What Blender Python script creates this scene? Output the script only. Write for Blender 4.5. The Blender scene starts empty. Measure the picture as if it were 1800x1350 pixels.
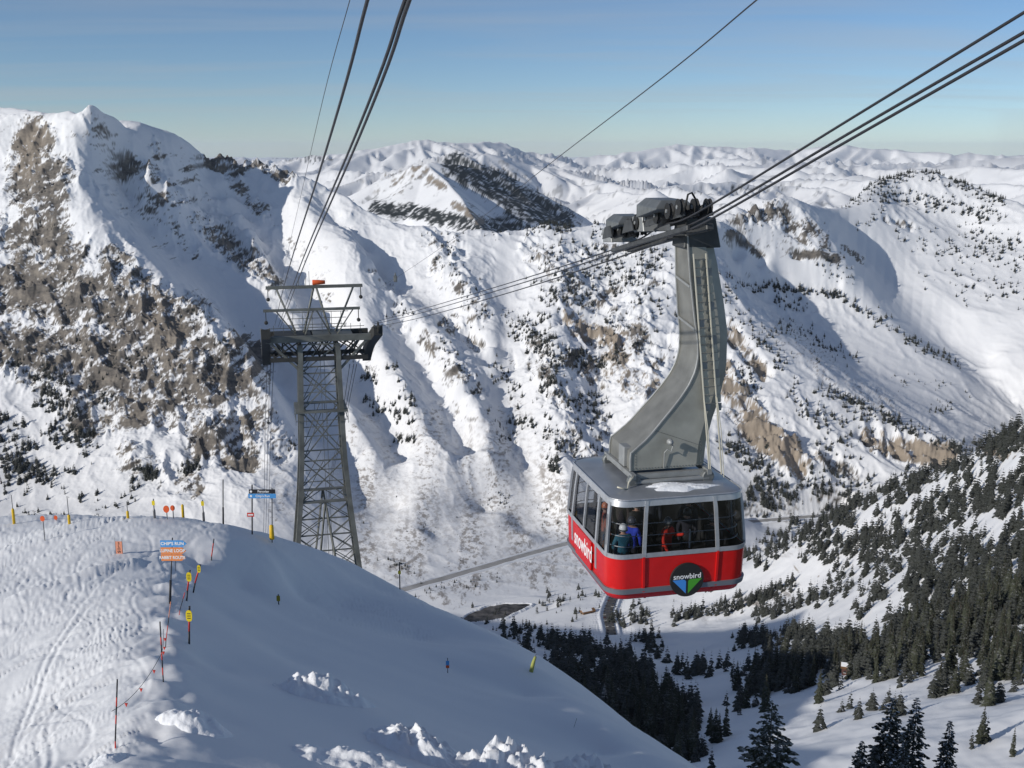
import bpy, bmesh, math, random
import numpy as np
from mathutils import Vector, Matrix

# ------------------------------------------------------------------ camera, sky, sun, exposure
SC = bpy.context.scene
COL = SC.collection
FPX = 1900.0                                   # focal length in photo pixels (1800 wide)
PITCH = math.atan((675 - 262) / FPX)
CP, SP = math.cos(PITCH), math.sin(PITCH)
cam_data = bpy.data.cameras.new('camera')
cam_data.sensor_width = 36.0
cam_data.lens = 36.0 * FPX / 1800.0
cam_data.clip_start = 0.5
cam_data.clip_end = 200000.0
cam = bpy.data.objects.new('camera', cam_data)
COL.objects.link(cam)
cam.location = (0, 0, 0)
cam.rotation_euler = (math.pi / 2 - PITCH, 0, 0)
SC.camera = cam

SUN_EL = math.radians(22.0)
SUN_H = np.array([-0.86, -0.51]); SUN_H = SUN_H / np.linalg.norm(SUN_H)
SUN_DIR = np.array([SUN_H[0] * math.cos(SUN_EL), SUN_H[1] * math.cos(SUN_EL), math.sin(SUN_EL)])
sun_data = bpy.data.lights.new('sun', 'SUN')
sun_data.energy = 3.6
sun_data.angle = math.radians(0.55)
sun_data.color = (1.0, 0.945, 0.865)
sun = bpy.data.objects.new('sun', sun_data)
COL.objects.link(sun)
sun.rotation_euler = Vector(SUN_DIR).to_track_quat('Z', 'Y').to_euler()

world = bpy.data.worlds.new('World')
SC.world = world
world.use_nodes = True
wn = world.node_tree.nodes; wl = world.node_tree.links
wn.clear()
w_out = wn.new('ShaderNodeOutputWorld')
w_bg = wn.new('ShaderNodeBackground')
w_sky = wn.new('ShaderNodeTexSky')
w_sky.sky_type = 'NISHITA'
w_sky.sun_disc = False
w_sky.sun_elevation = SUN_EL
w_sky.sun_rotation = math.atan2(SUN_DIR[0], SUN_DIR[1])
w_sky.altitude = 3000.0
w_sky.air_density = 1.0
w_sky.dust_density = 0.04
w_sky.ozone_density = 4.0
w_bg.inputs['Strength'].default_value = 0.089
# thin cirrus veils, mapped on a high flat layer
w_tc = wn.new('ShaderNodeTexCoord')
w_sep = wn.new('ShaderNodeSeparateXYZ')
wl.new(w_tc.outputs['Generated'], w_sep.inputs[0])
w_zc = wn.new('ShaderNodeMath'); w_zc.operation = 'MAXIMUM'; w_zc.inputs[1].default_value = 0.03
wl.new(w_sep.outputs['Z'], w_zc.inputs[0])
w_zb = wn.new('ShaderNodeMath'); w_zb.operation = 'ADD'; w_zb.inputs[1].default_value = 0.05
wl.new(w_zc.outputs[0], w_zb.inputs[0])
w_dx = wn.new('ShaderNodeMath'); w_dx.operation = 'DIVIDE'
w_dy = wn.new('ShaderNodeMath'); w_dy.operation = 'DIVIDE'
wl.new(w_sep.outputs['X'], w_dx.inputs[0]); wl.new(w_zb.outputs[0], w_dx.inputs[1])
wl.new(w_sep.outputs['Y'], w_dy.inputs[0]); wl.new(w_zb.outputs[0], w_dy.inputs[1])
w_cmb = wn.new('ShaderNodeCombineXYZ')
wl.new(w_dx.outputs[0], w_cmb.inputs['X']); wl.new(w_dy.outputs[0], w_cmb.inputs['Y'])
w_map = wn.new('ShaderNodeMapping')
w_map.inputs['Rotation'].default_value = (0, 0, 0.25)
w_map.inputs['Location'].default_value = (2.3, 0.4, 0)
w_map.inputs['Scale'].default_value = (0.16, 0.55, 1.0)
wl.new(w_cmb.outputs[0], w_map.inputs['Vector'])
w_n = wn.new('ShaderNodeTexNoise')
w_n.inputs['Scale'].default_value = 1.5
w_n.inputs['Detail'].default_value = 7.0
w_n.inputs['Roughness'].default_value = 0.55
w_n.inputs['Distortion'].default_value = 0.4
wl.new(w_map.outputs[0], w_n.inputs['Vector'])
w_r = wn.new('ShaderNodeMapRange')
w_r.inputs['From Min'].default_value = 0.43; w_r.inputs['From Max'].default_value = 0.74
w_r.inputs['To Min'].default_value = 0.0; w_r.inputs['To Max'].default_value = 0.40
wl.new(w_n.outputs['Fac'], w_r.inputs['Value'])
w_mix = wn.new('ShaderNodeMixRGB')
w_mix.inputs['Color2'].default_value = (4.9, 5.0, 5.15, 1)
wl.new(w_r.outputs[0], w_mix.inputs['Fac'])
wl.new(w_sky.outputs[0], w_mix.inputs['Color1'])
wl.new(w_mix.outputs[0], w_bg.inputs['Color'])
wl.new(w_bg.outputs[0], w_out.inputs['Surface'])

SC.view_settings.view_transform = 'Standard'
SC.view_settings.look = 'None'
SC.view_settings.exposure = 0.0
SC.view_settings.gamma = 1.0
SC.view_settings.use_curve_mapping = False
try:
    SC.cycles.max_bounces = 6
    SC.cycles.diffuse_bounces = 3
    SC.cycles.transparent_max_bounces = 16
    SC.cycles.volume_bounces = 1
except Exception:
    pass

# ------------------------------------------------------------------ measuring helpers
def at(px, py, Y):
    """world point seen at photo pixel (px,py), Y metres ahead"""
    u = (px - 900) / FPX; v = (675 - py) / FPX
    d = np.array([u, CP + SP * v, -SP + CP * v])
    return d * (Y / d[1])

def atz(px, Y, z):
    """world point in the vertical plane of photo column px (at mid height), given Y and z"""
    dep = CP * Y - SP * z
    return np.array([(px - 900) / FPX * dep, Y, z])

def project(P):
    dep = CP * P[..., 1] - SP * P[..., 2]
    up = SP * P[..., 1] + CP * P[..., 2]
    dep = np.maximum(dep, 0.01)
    return 900 + FPX * P[..., 0] / dep, 675 - FPX * up / dep

def sstep(a, b, x):
    t = np.clip((x - a) / (b - a), 0, 1)
    return t * t * (3 - 2 * t)

def _h(ix, iy, seed):
    n = (ix.astype(np.int64) * 374761393 + iy.astype(np.int64) * 668265263 + seed * 974634777) & 0xffffffff
    n = ((n ^ (n >> 13)) * 1274126177) & 0xffffffff
    return ((n ^ (n >> 16)) & 0xffff) / 65535.0

def pnoise(x, y, seed=0):
    ix = np.floor(x); iy = np.floor(y)
    fx = x - ix; fy = y - iy
    ux = fx * fx * fx * (fx * (fx * 6 - 15) + 10); uy = fy * fy * fy * (fy * (fy * 6 - 15) + 10)
    def g(ax, ay):
        a = _h(ix + ax, iy + ay, seed) * 2 * math.pi
        return np.cos(a) * (fx - ax) + np.sin(a) * (fy - ay)
    n0 = g(0, 0) * (1 - ux) + g(1, 0) * ux
    n1 = g(0, 1) * (1 - ux) + g(1, 1) * ux
    return (n0 * (1 - uy) + n1 * uy) * 1.5

def fbm(x, y, octaves=5, gain=0.5, lac=2.03, seed=0):
    s = np.zeros_like(x); a = 1.0
    for i in range(octaves):
        s += a * pnoise(x, y, seed + i * 7)
        x = x * lac + 17.3; y = y * lac - 9.1; a *= gain
    return s

def ridged(x, y, octaves=5, gain=0.5, lac=2.07, seed=0):
    s = np.zeros_like(x); a = 1.0; w = np.ones_like(x)
    for i in range(octaves):
        n = 1 - np.abs(pnoise(x, y, seed + i * 5)) * 1.6
        n = n * np.abs(n)
        s += a * n * w
        w = np.clip(n * 1.5, 0.15, 1)
        x = x * lac + 31.7; y = y * lac + 5.9; a *= gain
    return s

class RBF:
    """z(x,y) through control points, kernel r: creases stay creases"""
    def __init__(self, pts):
        P = np.array(pts, float)
        key = np.round(P[:, :2], 1)
        _, idx = np.unique(key, axis=0, return_index=True)
        P = P[np.sort(idx)]
        self.sc = max(np.ptp(P[:, 0]), np.ptp(P[:, 1]))
        self.xy = P[:, :2] / self.sc
        n = len(P)
        D = np.sqrt(((self.xy[:, None] - self.xy[None]) ** 2).sum(-1))
        A = np.zeros((n + 3, n + 3))
        A[:n, :n] = -D + 1e-6 * np.eye(n)
        A[:n, n] = 1; A[:n, n + 1:] = self.xy
        A[n, :n] = 1; A[n + 1:, :n] = self.xy.T
        b = np.zeros(n + 3); b[:n] = P[:, 2]
        self.w = np.linalg.solve(A, b)
    def __call__(self, x, y):
        sh = x.shape
        q = np.stack([x.ravel(), y.ravel()], 1) / self.sc
        out = np.empty(len(q)); n = len(self.xy)
        for i in range(0, len(q), 20000):
            k = q[i:i + 20000]
            d2 = (k[:, :1] - self.xy[None, :, 0]) ** 2
            d2 += (k[:, 1:] - self.xy[None, :, 1]) ** 2
            np.sqrt(d2, out=d2)
            out[i:i + 20000] = -d2 @ self.w[:n] + self.w[n] + k @ self.w[n + 1:]
        return out.reshape(sh)

def line(pts, step):
    """resample a list of world points"""
    P = [np.asarray(p, float) for p in pts]; out = [P[0]]
    for a, b in zip(P[:-1], P[1:]):
        n = max(1, int(np.linalg.norm(b[:2] - a[:2]) / step))
        out += [a + (b - a) * (k + 1) / n for k in range(n)]
    return out

def polar_sheet(height, az, r0, r1, nr, ncoarse=(260, 700), smooth=0.02, minw=0.15, floor=None):
    """vertices of a ground sheet on rays from the station; rows are spent where the ground shows. returns X,Y,Z (na,nr)"""
    na = len(az)
    ac = np.linspace(az[0], az[-1], ncoarse[0])
    rc = np.exp(np.linspace(math.log(r0), math.log(r1), ncoarse[1]))
    A, R = np.meshgrid(ac, rc, indexing='ij')
    X = R * np.sin(A); Y = R * np.cos(A)
    Z = height(X, Y)
    el = np.arctan2(Z, R)
    if floor is not None: el = np.maximum(el, np.interp(ac, floor[0], floor[1])[:, None])
    run = np.maximum.accumulate(el, axis=1)
    vis = np.diff(run, axis=1)
    base = np.diff(np.log(rc))[None] / math.log(r1 / r0)
    tot = vis.sum(1, keepdims=True)
    dens = vis / np.maximum(tot, 1e-6) + minw * base
    k = max(1, int(smooth * ncoarse[0]))
    ker = np.hanning(2 * k + 3)[1:-1]; ker /= ker.sum()
    pad = np.pad(dens, ((k, k), (0, 0)), mode='edge')
    dens = sum(ker[i] * pad[i:i + ncoarse[0]] for i in range(2 * k + 1))
    k2 = 5
    pad = np.pad(dens, ((0, 0), (k2, k2)), mode='edge')
    dens = sum(pad[:, i:i + dens.shape[1]] for i in range(2 * k2 + 1)) / (2 * k2 + 1)
    cdf = np.concatenate([np.zeros((ncoarse[0], 1)), np.cumsum(dens, 1)], 1)
    cdf /= cdf[:, -1:]
    t = np.linspace(0, 1, nr)
    Rc = np.stack([np.interp(t, cdf[i], np.log(rc)) for i in range(ncoarse[0])])
    fi = np.interp(az, ac, np.arange(ncoarse[0])); i0 = np.clip(fi.astype(int), 0, ncoarse[0] - 2); fr = (fi - i0)[:, None]
    LR = Rc[i0] * (1 - fr) + Rc[i0 + 1] * fr
    Rr = np.exp(LR)
    X = Rr * np.sin(az)[:, None]; Y = Rr * np.cos(az)[:, None]
    return X, Y

def grid_mesh(name, X, Y, Z, mat, attrs={}, keep=None):
    na, nr = X.shape
    V = np.stack([X, Y, Z], -1).reshape(-1, 3)
    idx = np.arange(na * nr).reshape(na, nr)
    q = np.stack([idx[:-1, :-1], idx[1:, :-1], idx[1:, 1:], idx[:-1, 1:]], -1).reshape(-1, 4)
    if keep is not None:
        q = q[keep.ravel()]
    me = bpy.data.meshes.new(name)
    me.vertices.add(len(V)); me.vertices.foreach_set('co', V.astype(np.float32).ravel())
    me.loops.add(len(q) * 4); me.loops.foreach_set('vertex_index', q.astype(np.int32).ravel())
    me.polygons.add(len(q))
    me.polygons.foreach_set('loop_start', np.arange(0, len(q) * 4, 4, dtype=np.int32))
    me.polygons.foreach_set('loop_total', np.full(len(q), 4, dtype=np.int32))
    me.polygons.foreach_set('use_smooth', np.ones(len(q), dtype=bool))
    for k, v in attrs.items():
        a = me.attributes.new(k, 'FLOAT', 'POINT')
        a.data.foreach_set('value', v.astype(np.float32).ravel())
    me.update(); me.validate()
    me.materials.append(mat)
    ob = bpy.data.objects.new(name, me)
    COL.objects.link(ob)
    return ob

# ------------------------------------------------------------------ materials
MATS = {}
def principled(name, color, rough=0.6, metal=0.0, spec=0.4, noise=0.0, nscale=5.0, bump=0.0):
    if name in MATS: return MATS[name]
    m = bpy.data.materials.new(name); m.use_nodes = True
    nt = m.node_tree; b = nt.nodes['Principled BSDF']
    b.inputs['Base Color'].default_value = (*color, 1)
    b.inputs['Roughness'].default_value = rough
    b.inputs['Metallic'].default_value = metal
    b.inputs['Specular IOR Level'].default_value = spec
    if noise > 0 or bump > 0:
        tc = nt.nodes.new('ShaderNodeTexCoord')
        n = nt.nodes.new('ShaderNodeTexNoise')
        n.inputs['Scale'].default_value = nscale; n.inputs['Detail'].default_value = 6
        nt.links.new(tc.outputs['Object'], n.inputs['Vector'])
        if noise > 0:
            mr = nt.nodes.new('ShaderNodeMapRange')
            mr.inputs['From Min'].default_value = 0.3; mr.inputs['From Max'].default_value = 0.7
            mr.inputs['To Min'].default_value = 1 - noise; mr.inputs['To Max'].default_value = 1 + noise
            nt.links.new(n.outputs['Fac'], mr.inputs['Value'])
            mx = nt.nodes.new('ShaderNodeVectorMath'); mx.operation = 'SCALE'
            mx.inputs[0].default_value = color
            nt.links.new(mr.outputs[0], mx.inputs['Scale'])
            nt.links.new(mx.outputs[0], b.inputs['Base Color'])
        if bump > 0:
            bp = nt.nodes.new('ShaderNodeBump'); bp.inputs['Strength'].default_value = bump
            bp.inputs['Distance'].default_value = 0.05
            nt.links.new(n.outputs['Fac'], bp.inputs['Height'])
            nt.links.new(bp.outputs[0], b.inputs['Normal'])
    MATS[name] = m
    return m

def terrain_material(name, snow=(0.81, 0.82, 0.835), rock_a=(0.130, 0.117, 0.104), rock_b=(0.055, 0.053, 0.051),
                     rock_c=(0.24, 0.213, 0.18), scale=0.02, scrubc=(0.20, 0.17, 0.145), bump=0.0, bscale=1.0, bdist=1.0):
    m = bpy.data.materials.new(name); m.use_nodes = True
    nt = m.node_tree; N = nt.nodes; L = nt.links
    b = N['Principled BSDF']
    b.inputs['Roughness'].default_value = 0.75
    b.inputs['Specular IOR Level'].default_value = 0.15
    tc = N.new('ShaderNodeTexCoord')
    def attr(n):
        a = N.new('ShaderNodeAttribute'); a.attribute_name = n; return a.outputs['Fac']
    mp = N.new('ShaderNodeMapping'); mp.inputs['Scale'].default_value = (scale, scale, scale * 2.2)
    mp.inputs['Rotation'].default_value = (0.5, 0.35, 0)
    L.new(tc.outputs['Object'], mp.inputs['Vector'])
    n1 = N.new('ShaderNodeTexNoise'); n1.inputs['Scale'].default_value = 1.0; n1.inputs['Detail'].default_value = 12
    n1.inputs['Roughness'].default_value = 0.75
    L.new(mp.outputs[0], n1.inputs['Vector'])
    cr = N.new('ShaderNodeValToRGB')
    cr.color_ramp.elements[0].position = 0.34; cr.color_ramp.elements[0].color = (*rock_b, 1)
    cr.color_ramp.elements[1].position = 0.62; cr.color_ramp.elements[1].color = (*rock_c, 1)
    e = cr.color_ramp.elements.new(0.48); e.color = (*rock_a, 1)
    L.new(n1.outputs['Fac'], cr.inputs[0])
    # pale limestone bands where marked
    lm = N.new('ShaderNodeMixRGB'); lm.inputs['Color2'].default_value = (0.36, 0.30, 0.235, 1)
    lf = N.new('ShaderNodeMath'); lf.operation = 'MULTIPLY'; lf.inputs[1].default_value = 0.75
    L.new(attr('pale'), lf.inputs[0]); L.new(lf.outputs[0], lm.inputs['Fac'])
    L.new(cr.outputs[0], lm.inputs['Color1'])
    # leafless scrub showing through the snow
    sm = N.new('ShaderNodeMixRGB'); sm.inputs['Color1'].default_value = (*snow, 1)
    sm.inputs['Color2'].default_value = (*scrubc, 1)
    L.new(attr('scrub'), sm.inputs['Fac'])
    mx = N.new('ShaderNodeMixRGB')
    L.new(attr('rock'), mx.inputs['Fac'])
    L.new(sm.outputs[0], mx.inputs['Color1']); L.new(lm.outputs[0], mx.inputs['Color2'])
    L.new(mx.outputs[0], b.inputs['Base Color'])
    if bump > 0:
        n2 = N.new('ShaderNodeTexNoise'); n2.inputs['Scale'].default_value = bscale; n2.inputs['Detail'].default_value = 5
        L.new(tc.outputs['Object'], n2.inputs['Vector'])
        bp = N.new('ShaderNodeBump'); bp.inputs['Strength'].default_value = bump; bp.inputs['Distance'].default_value = bdist
        L.new(n2.outputs['Fac'], bp.inputs['Height']); L.new(bp.outputs[0], b.inputs['Normal'])
    MATS[name] = m
    return m

# ------------------------------------------------------------------ the mountains (valley, both flanks, crest lines)
def P3(*l): return [at(*p) for p in l]
ctrl = []
ST = 55.0
def YB(px, py):
    """depth of the long face behind the valley as a function of photo height"""
    y = float(np.interp(py, [180, 270, 300, 350, 400, 500, 600, 700, 800, 900, 960], [3800, 3600, 3510, 3380, 3260, 3010, 2785, 2575, 2375, 2190, 2060]))
    return y + float(np.interp(px, [150, 204, 246, 311, 344, 367, 420], [-480, -480, -440, -340, -200, -90, 0])) * float(np.interp(py, [240, 420], [1.0, 0.45]))
SKY_LEFT = [(-420, 260, 3700), (-200, 215, 3500), (-80, 205, 3400), (0, 187, 3300), (44, 199, 3230), (89, 203, 3170), (127, 194, 3150), (161, 183, 3120),
            (178, 190, 3145), (190, 196, 3165), (204, 204, 3190), (246, 221, 3250), (267, 233, 3290), (311, 236, 3360), (344, 260, 3420), (367, 274, 3500),
            (385, 264, 3570), (405, 276, 3570), (424, 281, 3570), (440, 275, 3570), (456, 267, 3570), (486, 288, 3540), (510, 307, 3480), (533, 313, 3460),
            (560, 314, 3460), (597, 337, 3410), (627, 366, 3340), (683, 395, 3270), (737, 403, 3250), (750, 400, 3250), (800, 407, 3250), (850, 405, 3270),
            (933, 402, 3290), (960, 391, 3290), (1017, 396, 3290), (1060, 389, 3290), (1110, 388, 3290), (1160, 393, 3290), (1210, 396, 3290),
            (1262, 403, 3350), (1300, 372, 3450), (1330, 352, 3510), (1367, 337, 3580), (1390, 343, 3640), (1413, 353, 3690), (1450, 364, 3800), (1480, 364, 3930),
            (1497, 350, 4020), (1533, 318, 4180), (1583, 304, 4270), (1643, 298, 4320), (1683, 316, 4220), (1733, 337, 4110), (1767, 352, 4040),
            (1797, 360, 4000), (1900, 385, 3850), (2050, 420, 3650)]
SKY_LEFT = [(x, y - (4 if x < 520 else 1.5) - (5 if x == 161 else 0), Y) for x, y, Y in SKY_LEFT]
sky = P3(*SKY_LEFT)
ctrl += line(sky, ST)
# behind the crest the ground falls away
for p in line(sky, 160):
    d = p[:2] / np.linalg.norm(p[:2])
    ctrl.append(np.array([p[0] + d[0] * 300, p[1] + d[1] * 300, p[2] - 190]))
    ctrl.append(np.array([p[0] + d[0] * 900, p[1] + d[1] * 900, p[2] - 480]))
def feat(*l, step=ST):
    global ctrl
    ctrl += line(P3(*l), step)
def rib(off, *l):
    feat(*[(x, y, YB(x, y) + off * min(1.0, k / 1.5)) for k, (x, y) in enumerate(l)])
# rocky buttress below the left summit
feat((89, 209, 3130), (110, 254, 3050), (136, 301, 2970), (151, 330, 2920), (166, 396, 2815), (190, 417, 2780), (231, 443, 2730), (252, 482, 2670),
     (296, 505, 2630), (341, 520, 2600), (383, 550, 2555), (417, 590, 2500), (443, 643, 2430), (473, 690, 2370), (500, 760, 2280), (522, 830, 2200), (530, 900, 2090))
# sunny face left of it
for q in [(0, 290, 3120), (0, 380, 2960), (0, 480, 2800), (0, 600, 2600), (0, 740, 2390), (0, 880, 2190), (-250, 300, 3200), (-250, 450, 2900), (-250, 640, 2560), (-250, 880, 2150),
          (60, 300, 3040), (70, 420, 2850), (90, 520, 2690), (100, 620, 2540), (100, 740, 2370), (100, 880, 2180), (190, 520, 2650), (200, 640, 2480), (220, 760, 2310), (240, 880, 2140),
          (300, 600, 2500), (320, 700, 2370), (330, 800, 2230), (360, 890, 2090), (420, 720, 2350), (430, 800, 2230), (450, 880, 2080)]:
    ctrl.append(at(*q))
# shaded gully right of the buttress
feat((150, 225, 3190), (180, 290, 3170), (215, 350, 3130), (262, 405, 3060), (320, 455, 2990), (380, 505, 2920), (430, 570, 2820), (470, 640, 2710), (515, 710, 2580), (560, 775, 2450), (610, 840, 2320), (650, 905, 2190))
# ribs (crest lines) and the gullies to the right of each
rib(-45, (204, 203), (222, 262), (255, 300), (300, 340), (335, 385), (380, 420), (425, 470), (460, 505))
rib(45, (275, 295), (305, 330), (345, 375), (395, 425), (440, 470))
rib(-60, (300, 295), (330, 330), (375, 380), (420, 435), (462, 490), (500, 550))
rib(60, (320, 242), (355, 310), (400, 370), (445, 430), (490, 495), (530, 560), (575, 650), (610, 730))
rib(-60, (367, 274), (400, 330), (440, 385), (480, 450), (520, 525), (565, 610), (610, 700), (650, 780))
rib(60, (440, 282), (475, 365), (515, 440), (550, 510), (590, 585), (640, 675), (680, 755), (710, 820))
rib(-65, (511, 308), (530, 347), (560, 407), (600, 483), (640, 560), (690, 650), (735, 730), (770, 800))
rib(65, (550, 313), (590, 395), (650, 470), (685, 535), (725, 605), (768, 680), (803, 750), (830, 820))
rib(-65, (590, 335), (612, 387), (640, 430), (692, 490), (742, 560), (792, 640), (836, 720), (862, 790))
rib(55, (625, 366), (690, 450), (750, 510), (800, 560), (845, 620), (876, 690), (893, 760))
rib(-30, (750, 400), (775, 450), (820, 510), (860, 570), (872, 630))
rib(45, (905, 404), (897, 470), (890, 540), (882, 610), (880, 690), (890, 760), (920, 820), (960, 880), (990, 935))
rib(-55, (960, 391), (985, 450), (990, 530), (985, 610), (975, 690), (975, 770), (990, 850))
rib(20, (1040, 392), (1055, 480), (1065, 560), (1060, 640), (1060, 720), (1070, 800), (1090, 880))
rib(-50, (1110, 388), (1120, 460), (1115, 540), (1115, 620), (1130, 700), (1170, 780), (1210, 860))
rib(0, (640, 760), (640, 800), (640, 850), (650, 905), (660, 960))
rib(-30, (700, 830), (720, 880), (740, 930))
rib(10, (830, 850), (880, 900), (930, 940))
# front ridge falling to the right, bowl behind it
feat((1210, 396, 3290), (1250, 450, 3130), (1285, 515, 2970), (1335, 590, 2810), (1385, 650, 2690), (1465, 705, 2600), (1560, 740, 2560), (1640, 770, 2520), (1700, 800, 2470), (1800, 835, 2410))
for q in [(1200, 560, 2870), (1210, 660, 2640), (1250, 760, 2460), (1290, 850, 2310), (1330, 700, 2580), (1370, 790, 2420), (1400, 860, 2330), (1480, 790, 2460), (1500, 850, 2380), (1600, 820, 2430), (1300, 600, 2770)]:
    ctrl.append(at(*q))
feat((1285, 470, 3390), (1330, 525, 3300), (1390, 575, 3190), (1470, 625, 3080), (1560, 675, 2960), (1640, 715, 2860), (1720, 755, 2760), (1800, 800, 2640))
feat((1290, 462, 3420), (1380, 500, 3400), (1470, 515, 3400), (1540, 560, 3320), (1620, 612, 3220), (1690, 650, 3150))
feat((1367, 337, 3580), (1400, 385, 3520), (1440, 440, 3450), (1480, 490, 3400), (1520, 530, 3370))
feat((1262, 403, 3350), (1310, 440, 3380), (1390, 470, 3420))
feat((1465, 364, 3850), (1500, 430, 3760), (1550, 490, 3640), (1610, 550, 3490), (1660, 600, 3390), (1720, 655, 3250), (1800, 722, 3080), (1900, 800, 2880))
for q in [(1583, 360, 4090), (1600, 440, 3800), (1640, 520, 3560), (1690, 400, 3990), (1700, 480, 3680), (1720, 560, 3430), (1760, 620, 3270), (1800, 430, 3800), (1800, 520, 3510), (1800, 620, 3250),
          (1900, 480, 3600), (1900, 640, 3180), (2050, 560, 3300), (2050, 760, 2850), (1740, 640, 3290), (1850, 690, 3120)]:
    ctrl.append(at(*q))
# valley floor with the road
for q in [(560, 985, 2000), (650, 1000, 1960), (720, 1035, 1850), (780, 1012, 1920), (860, 985, 2010), (940, 965, 2080), (1000, 952, 2125), (1100, 935, 2190), (1200, 922, 2240), (1330, 914, 2270), (1440, 908, 2290),
          (700, 900, 2220), (760, 940, 2110), (850, 900, 2250), (920, 930, 2180), (800, 1050, 1780), (870, 1075, 1690), (920, 1055, 1760), (1000, 1030, 1830), (850, 1110, 1570), (1000, 1070, 1650), (1075, 1045, 1740),
          (1080, 1100, 1530), (1150, 1010, 1880), (1250, 965, 2010), (1000, 1110, 1480), (930, 1120, 1480)]:
    ctrl.append(at(*q))
for px, Y, z in [(1440, 2000, -770), (1600, 2000, -740), (1800, 2000, -700), (1600, 2250, -730), (1800, 2250, -690), (2000, 2000, -640), (300, 2000, -760), (0, 2000, -750), (-300, 1950, -740), (300, 1700, -770), (0, 1700, -740), (-300, 1600, -700), (500, 1700, -780), (500, 1400, -700)]:
    ctrl.append(atz(px, Y, z))
# near forested flank on the right and the gully below the station
for q in [(1800, 742, 1250), (1740, 772, 1330), (1690, 800, 1400), (1600, 842, 1500), (1500, 882, 1600), (1440, 908, 1680), (1340, 960, 1750), (1250, 1000, 1780), (1180, 1030, 1750),
          (1900, 690, 1150), (1900, 850, 950), (1900, 1050, 700), (1900, 1250, 450), (2050, 620, 1000), (2050, 900, 700),
          (1800, 850, 1090), (1700, 900, 1190), (1600, 950, 1270), (1500, 1000, 1340), (1400, 1050, 1390), (1300, 1085, 1430), (1200, 1095, 1470),
          (1800, 980, 900), (1700, 1020, 950), (1600, 1070, 980), (1500, 1110, 1030), (1400, 1135, 1080), (1300, 1150, 1130), (1200, 1160, 1150), (1100, 1150, 1230),
          (1800, 1120, 700), (1650, 1150, 740), (1500, 1185, 780), (1400, 1210, 800), (1300, 1240, 800), (1200, 1240, 850), (1050, 1220, 900), (950, 1160, 1080), (900, 1110, 1300),
          (1800, 1250, 500), (1650, 1255, 530), (1500, 1262, 560), (1400, 1280, 570), (1300, 1310, 580), (1200, 1330, 590), (1100, 1300, 680),
          (1800, 1350, 385), (1600, 1350, 400), (1400, 1350, 430), (1250, 1380, 450), (1000, 1350, 560), (800, 1250, 720), (700, 1150, 950), (600, 1100, 1150)]:
    ctrl.append(at(*q))
for q in [(1358, 1440, 118), (1570, 1425, 150), (1613, 1425, 152), (1671, 1425, 150), (1800, 1430, 150), (1516, 1450, 165)]:
    ctrl.append(at(*q) - np.array([0, 0, 1.5]))
for x, y, z in [(0, 150, -150), (-60, 200, -150), (200, 250, -190), (0, 300, -250), (150, 280, -215), (-100, 400, -300), (-200, 300, -200), (-300, 200, -70), (-520, 370, -35),  # includes an out-of-view left spur, added and raised to shade the gully
                (-800, 570, -15), (-1020, 730, -130), (-1250, 900, -400), (-1500, 1300, -700), (-700, 900, -420), (-500, 1200, -580), (-400, 700, -400), (-1000, 1300, -660), (-250, 500, -320),
                (400, 300, -190), (500, 450, -230), (300, 150, -180), (-200, 100, -75), (-400, 150, -80), (-900, 400, -120), (-3500, 600, -500), (-3500, 1500, -500), (-4500, 1000, -500), (-2500, 500, -400), (-4500, 2500, -300), (-1800, 300, -260), (-300, -100, -60), (-150, -50, -50), (-700, 100, -120), (-2200, 1500, -760), (-2600, 2600, -600), (-3000, 3300, -200), (-200, 900, -480)]:
    ctrl.append(np.array([x, y, z], float))
MAIN = RBF(ctrl)

def strokes(px, py, lst):
    """soft brush mask: lst of (polyline, half-width, strength)"""
    out = np.zeros_like(px)
    for pts, w, s in lst:
        P = np.array(pts, float)
        sel = (px > P[:, 0].min() - w) & (px < P[:, 0].max() + w) & (py > P[:, 1].min() - w) & (py < P[:, 1].max() + w)
        if not sel.any(): continue
        x = px[sel]; y = py[sel]; best = np.full(x.shape, 1e9)
        segs = list(zip(P[:-1], P[1:])) if len(P) > 1 else [(P[0], P[0] + 1e-3)]
        for a, b in segs:
            d = b - a; t = np.clip(((x - a[0]) * d[0] + (y - a[1]) * d[1]) / (d @ d), 0, 1)
            best = np.minimum(best, np.hypot(x - a[0] - t * d[0], y - a[1] - t * d[1]))
        out[sel] = np.maximum(out[sel], s * sstep(1.0, 0.35, best / w))
    return out

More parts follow.
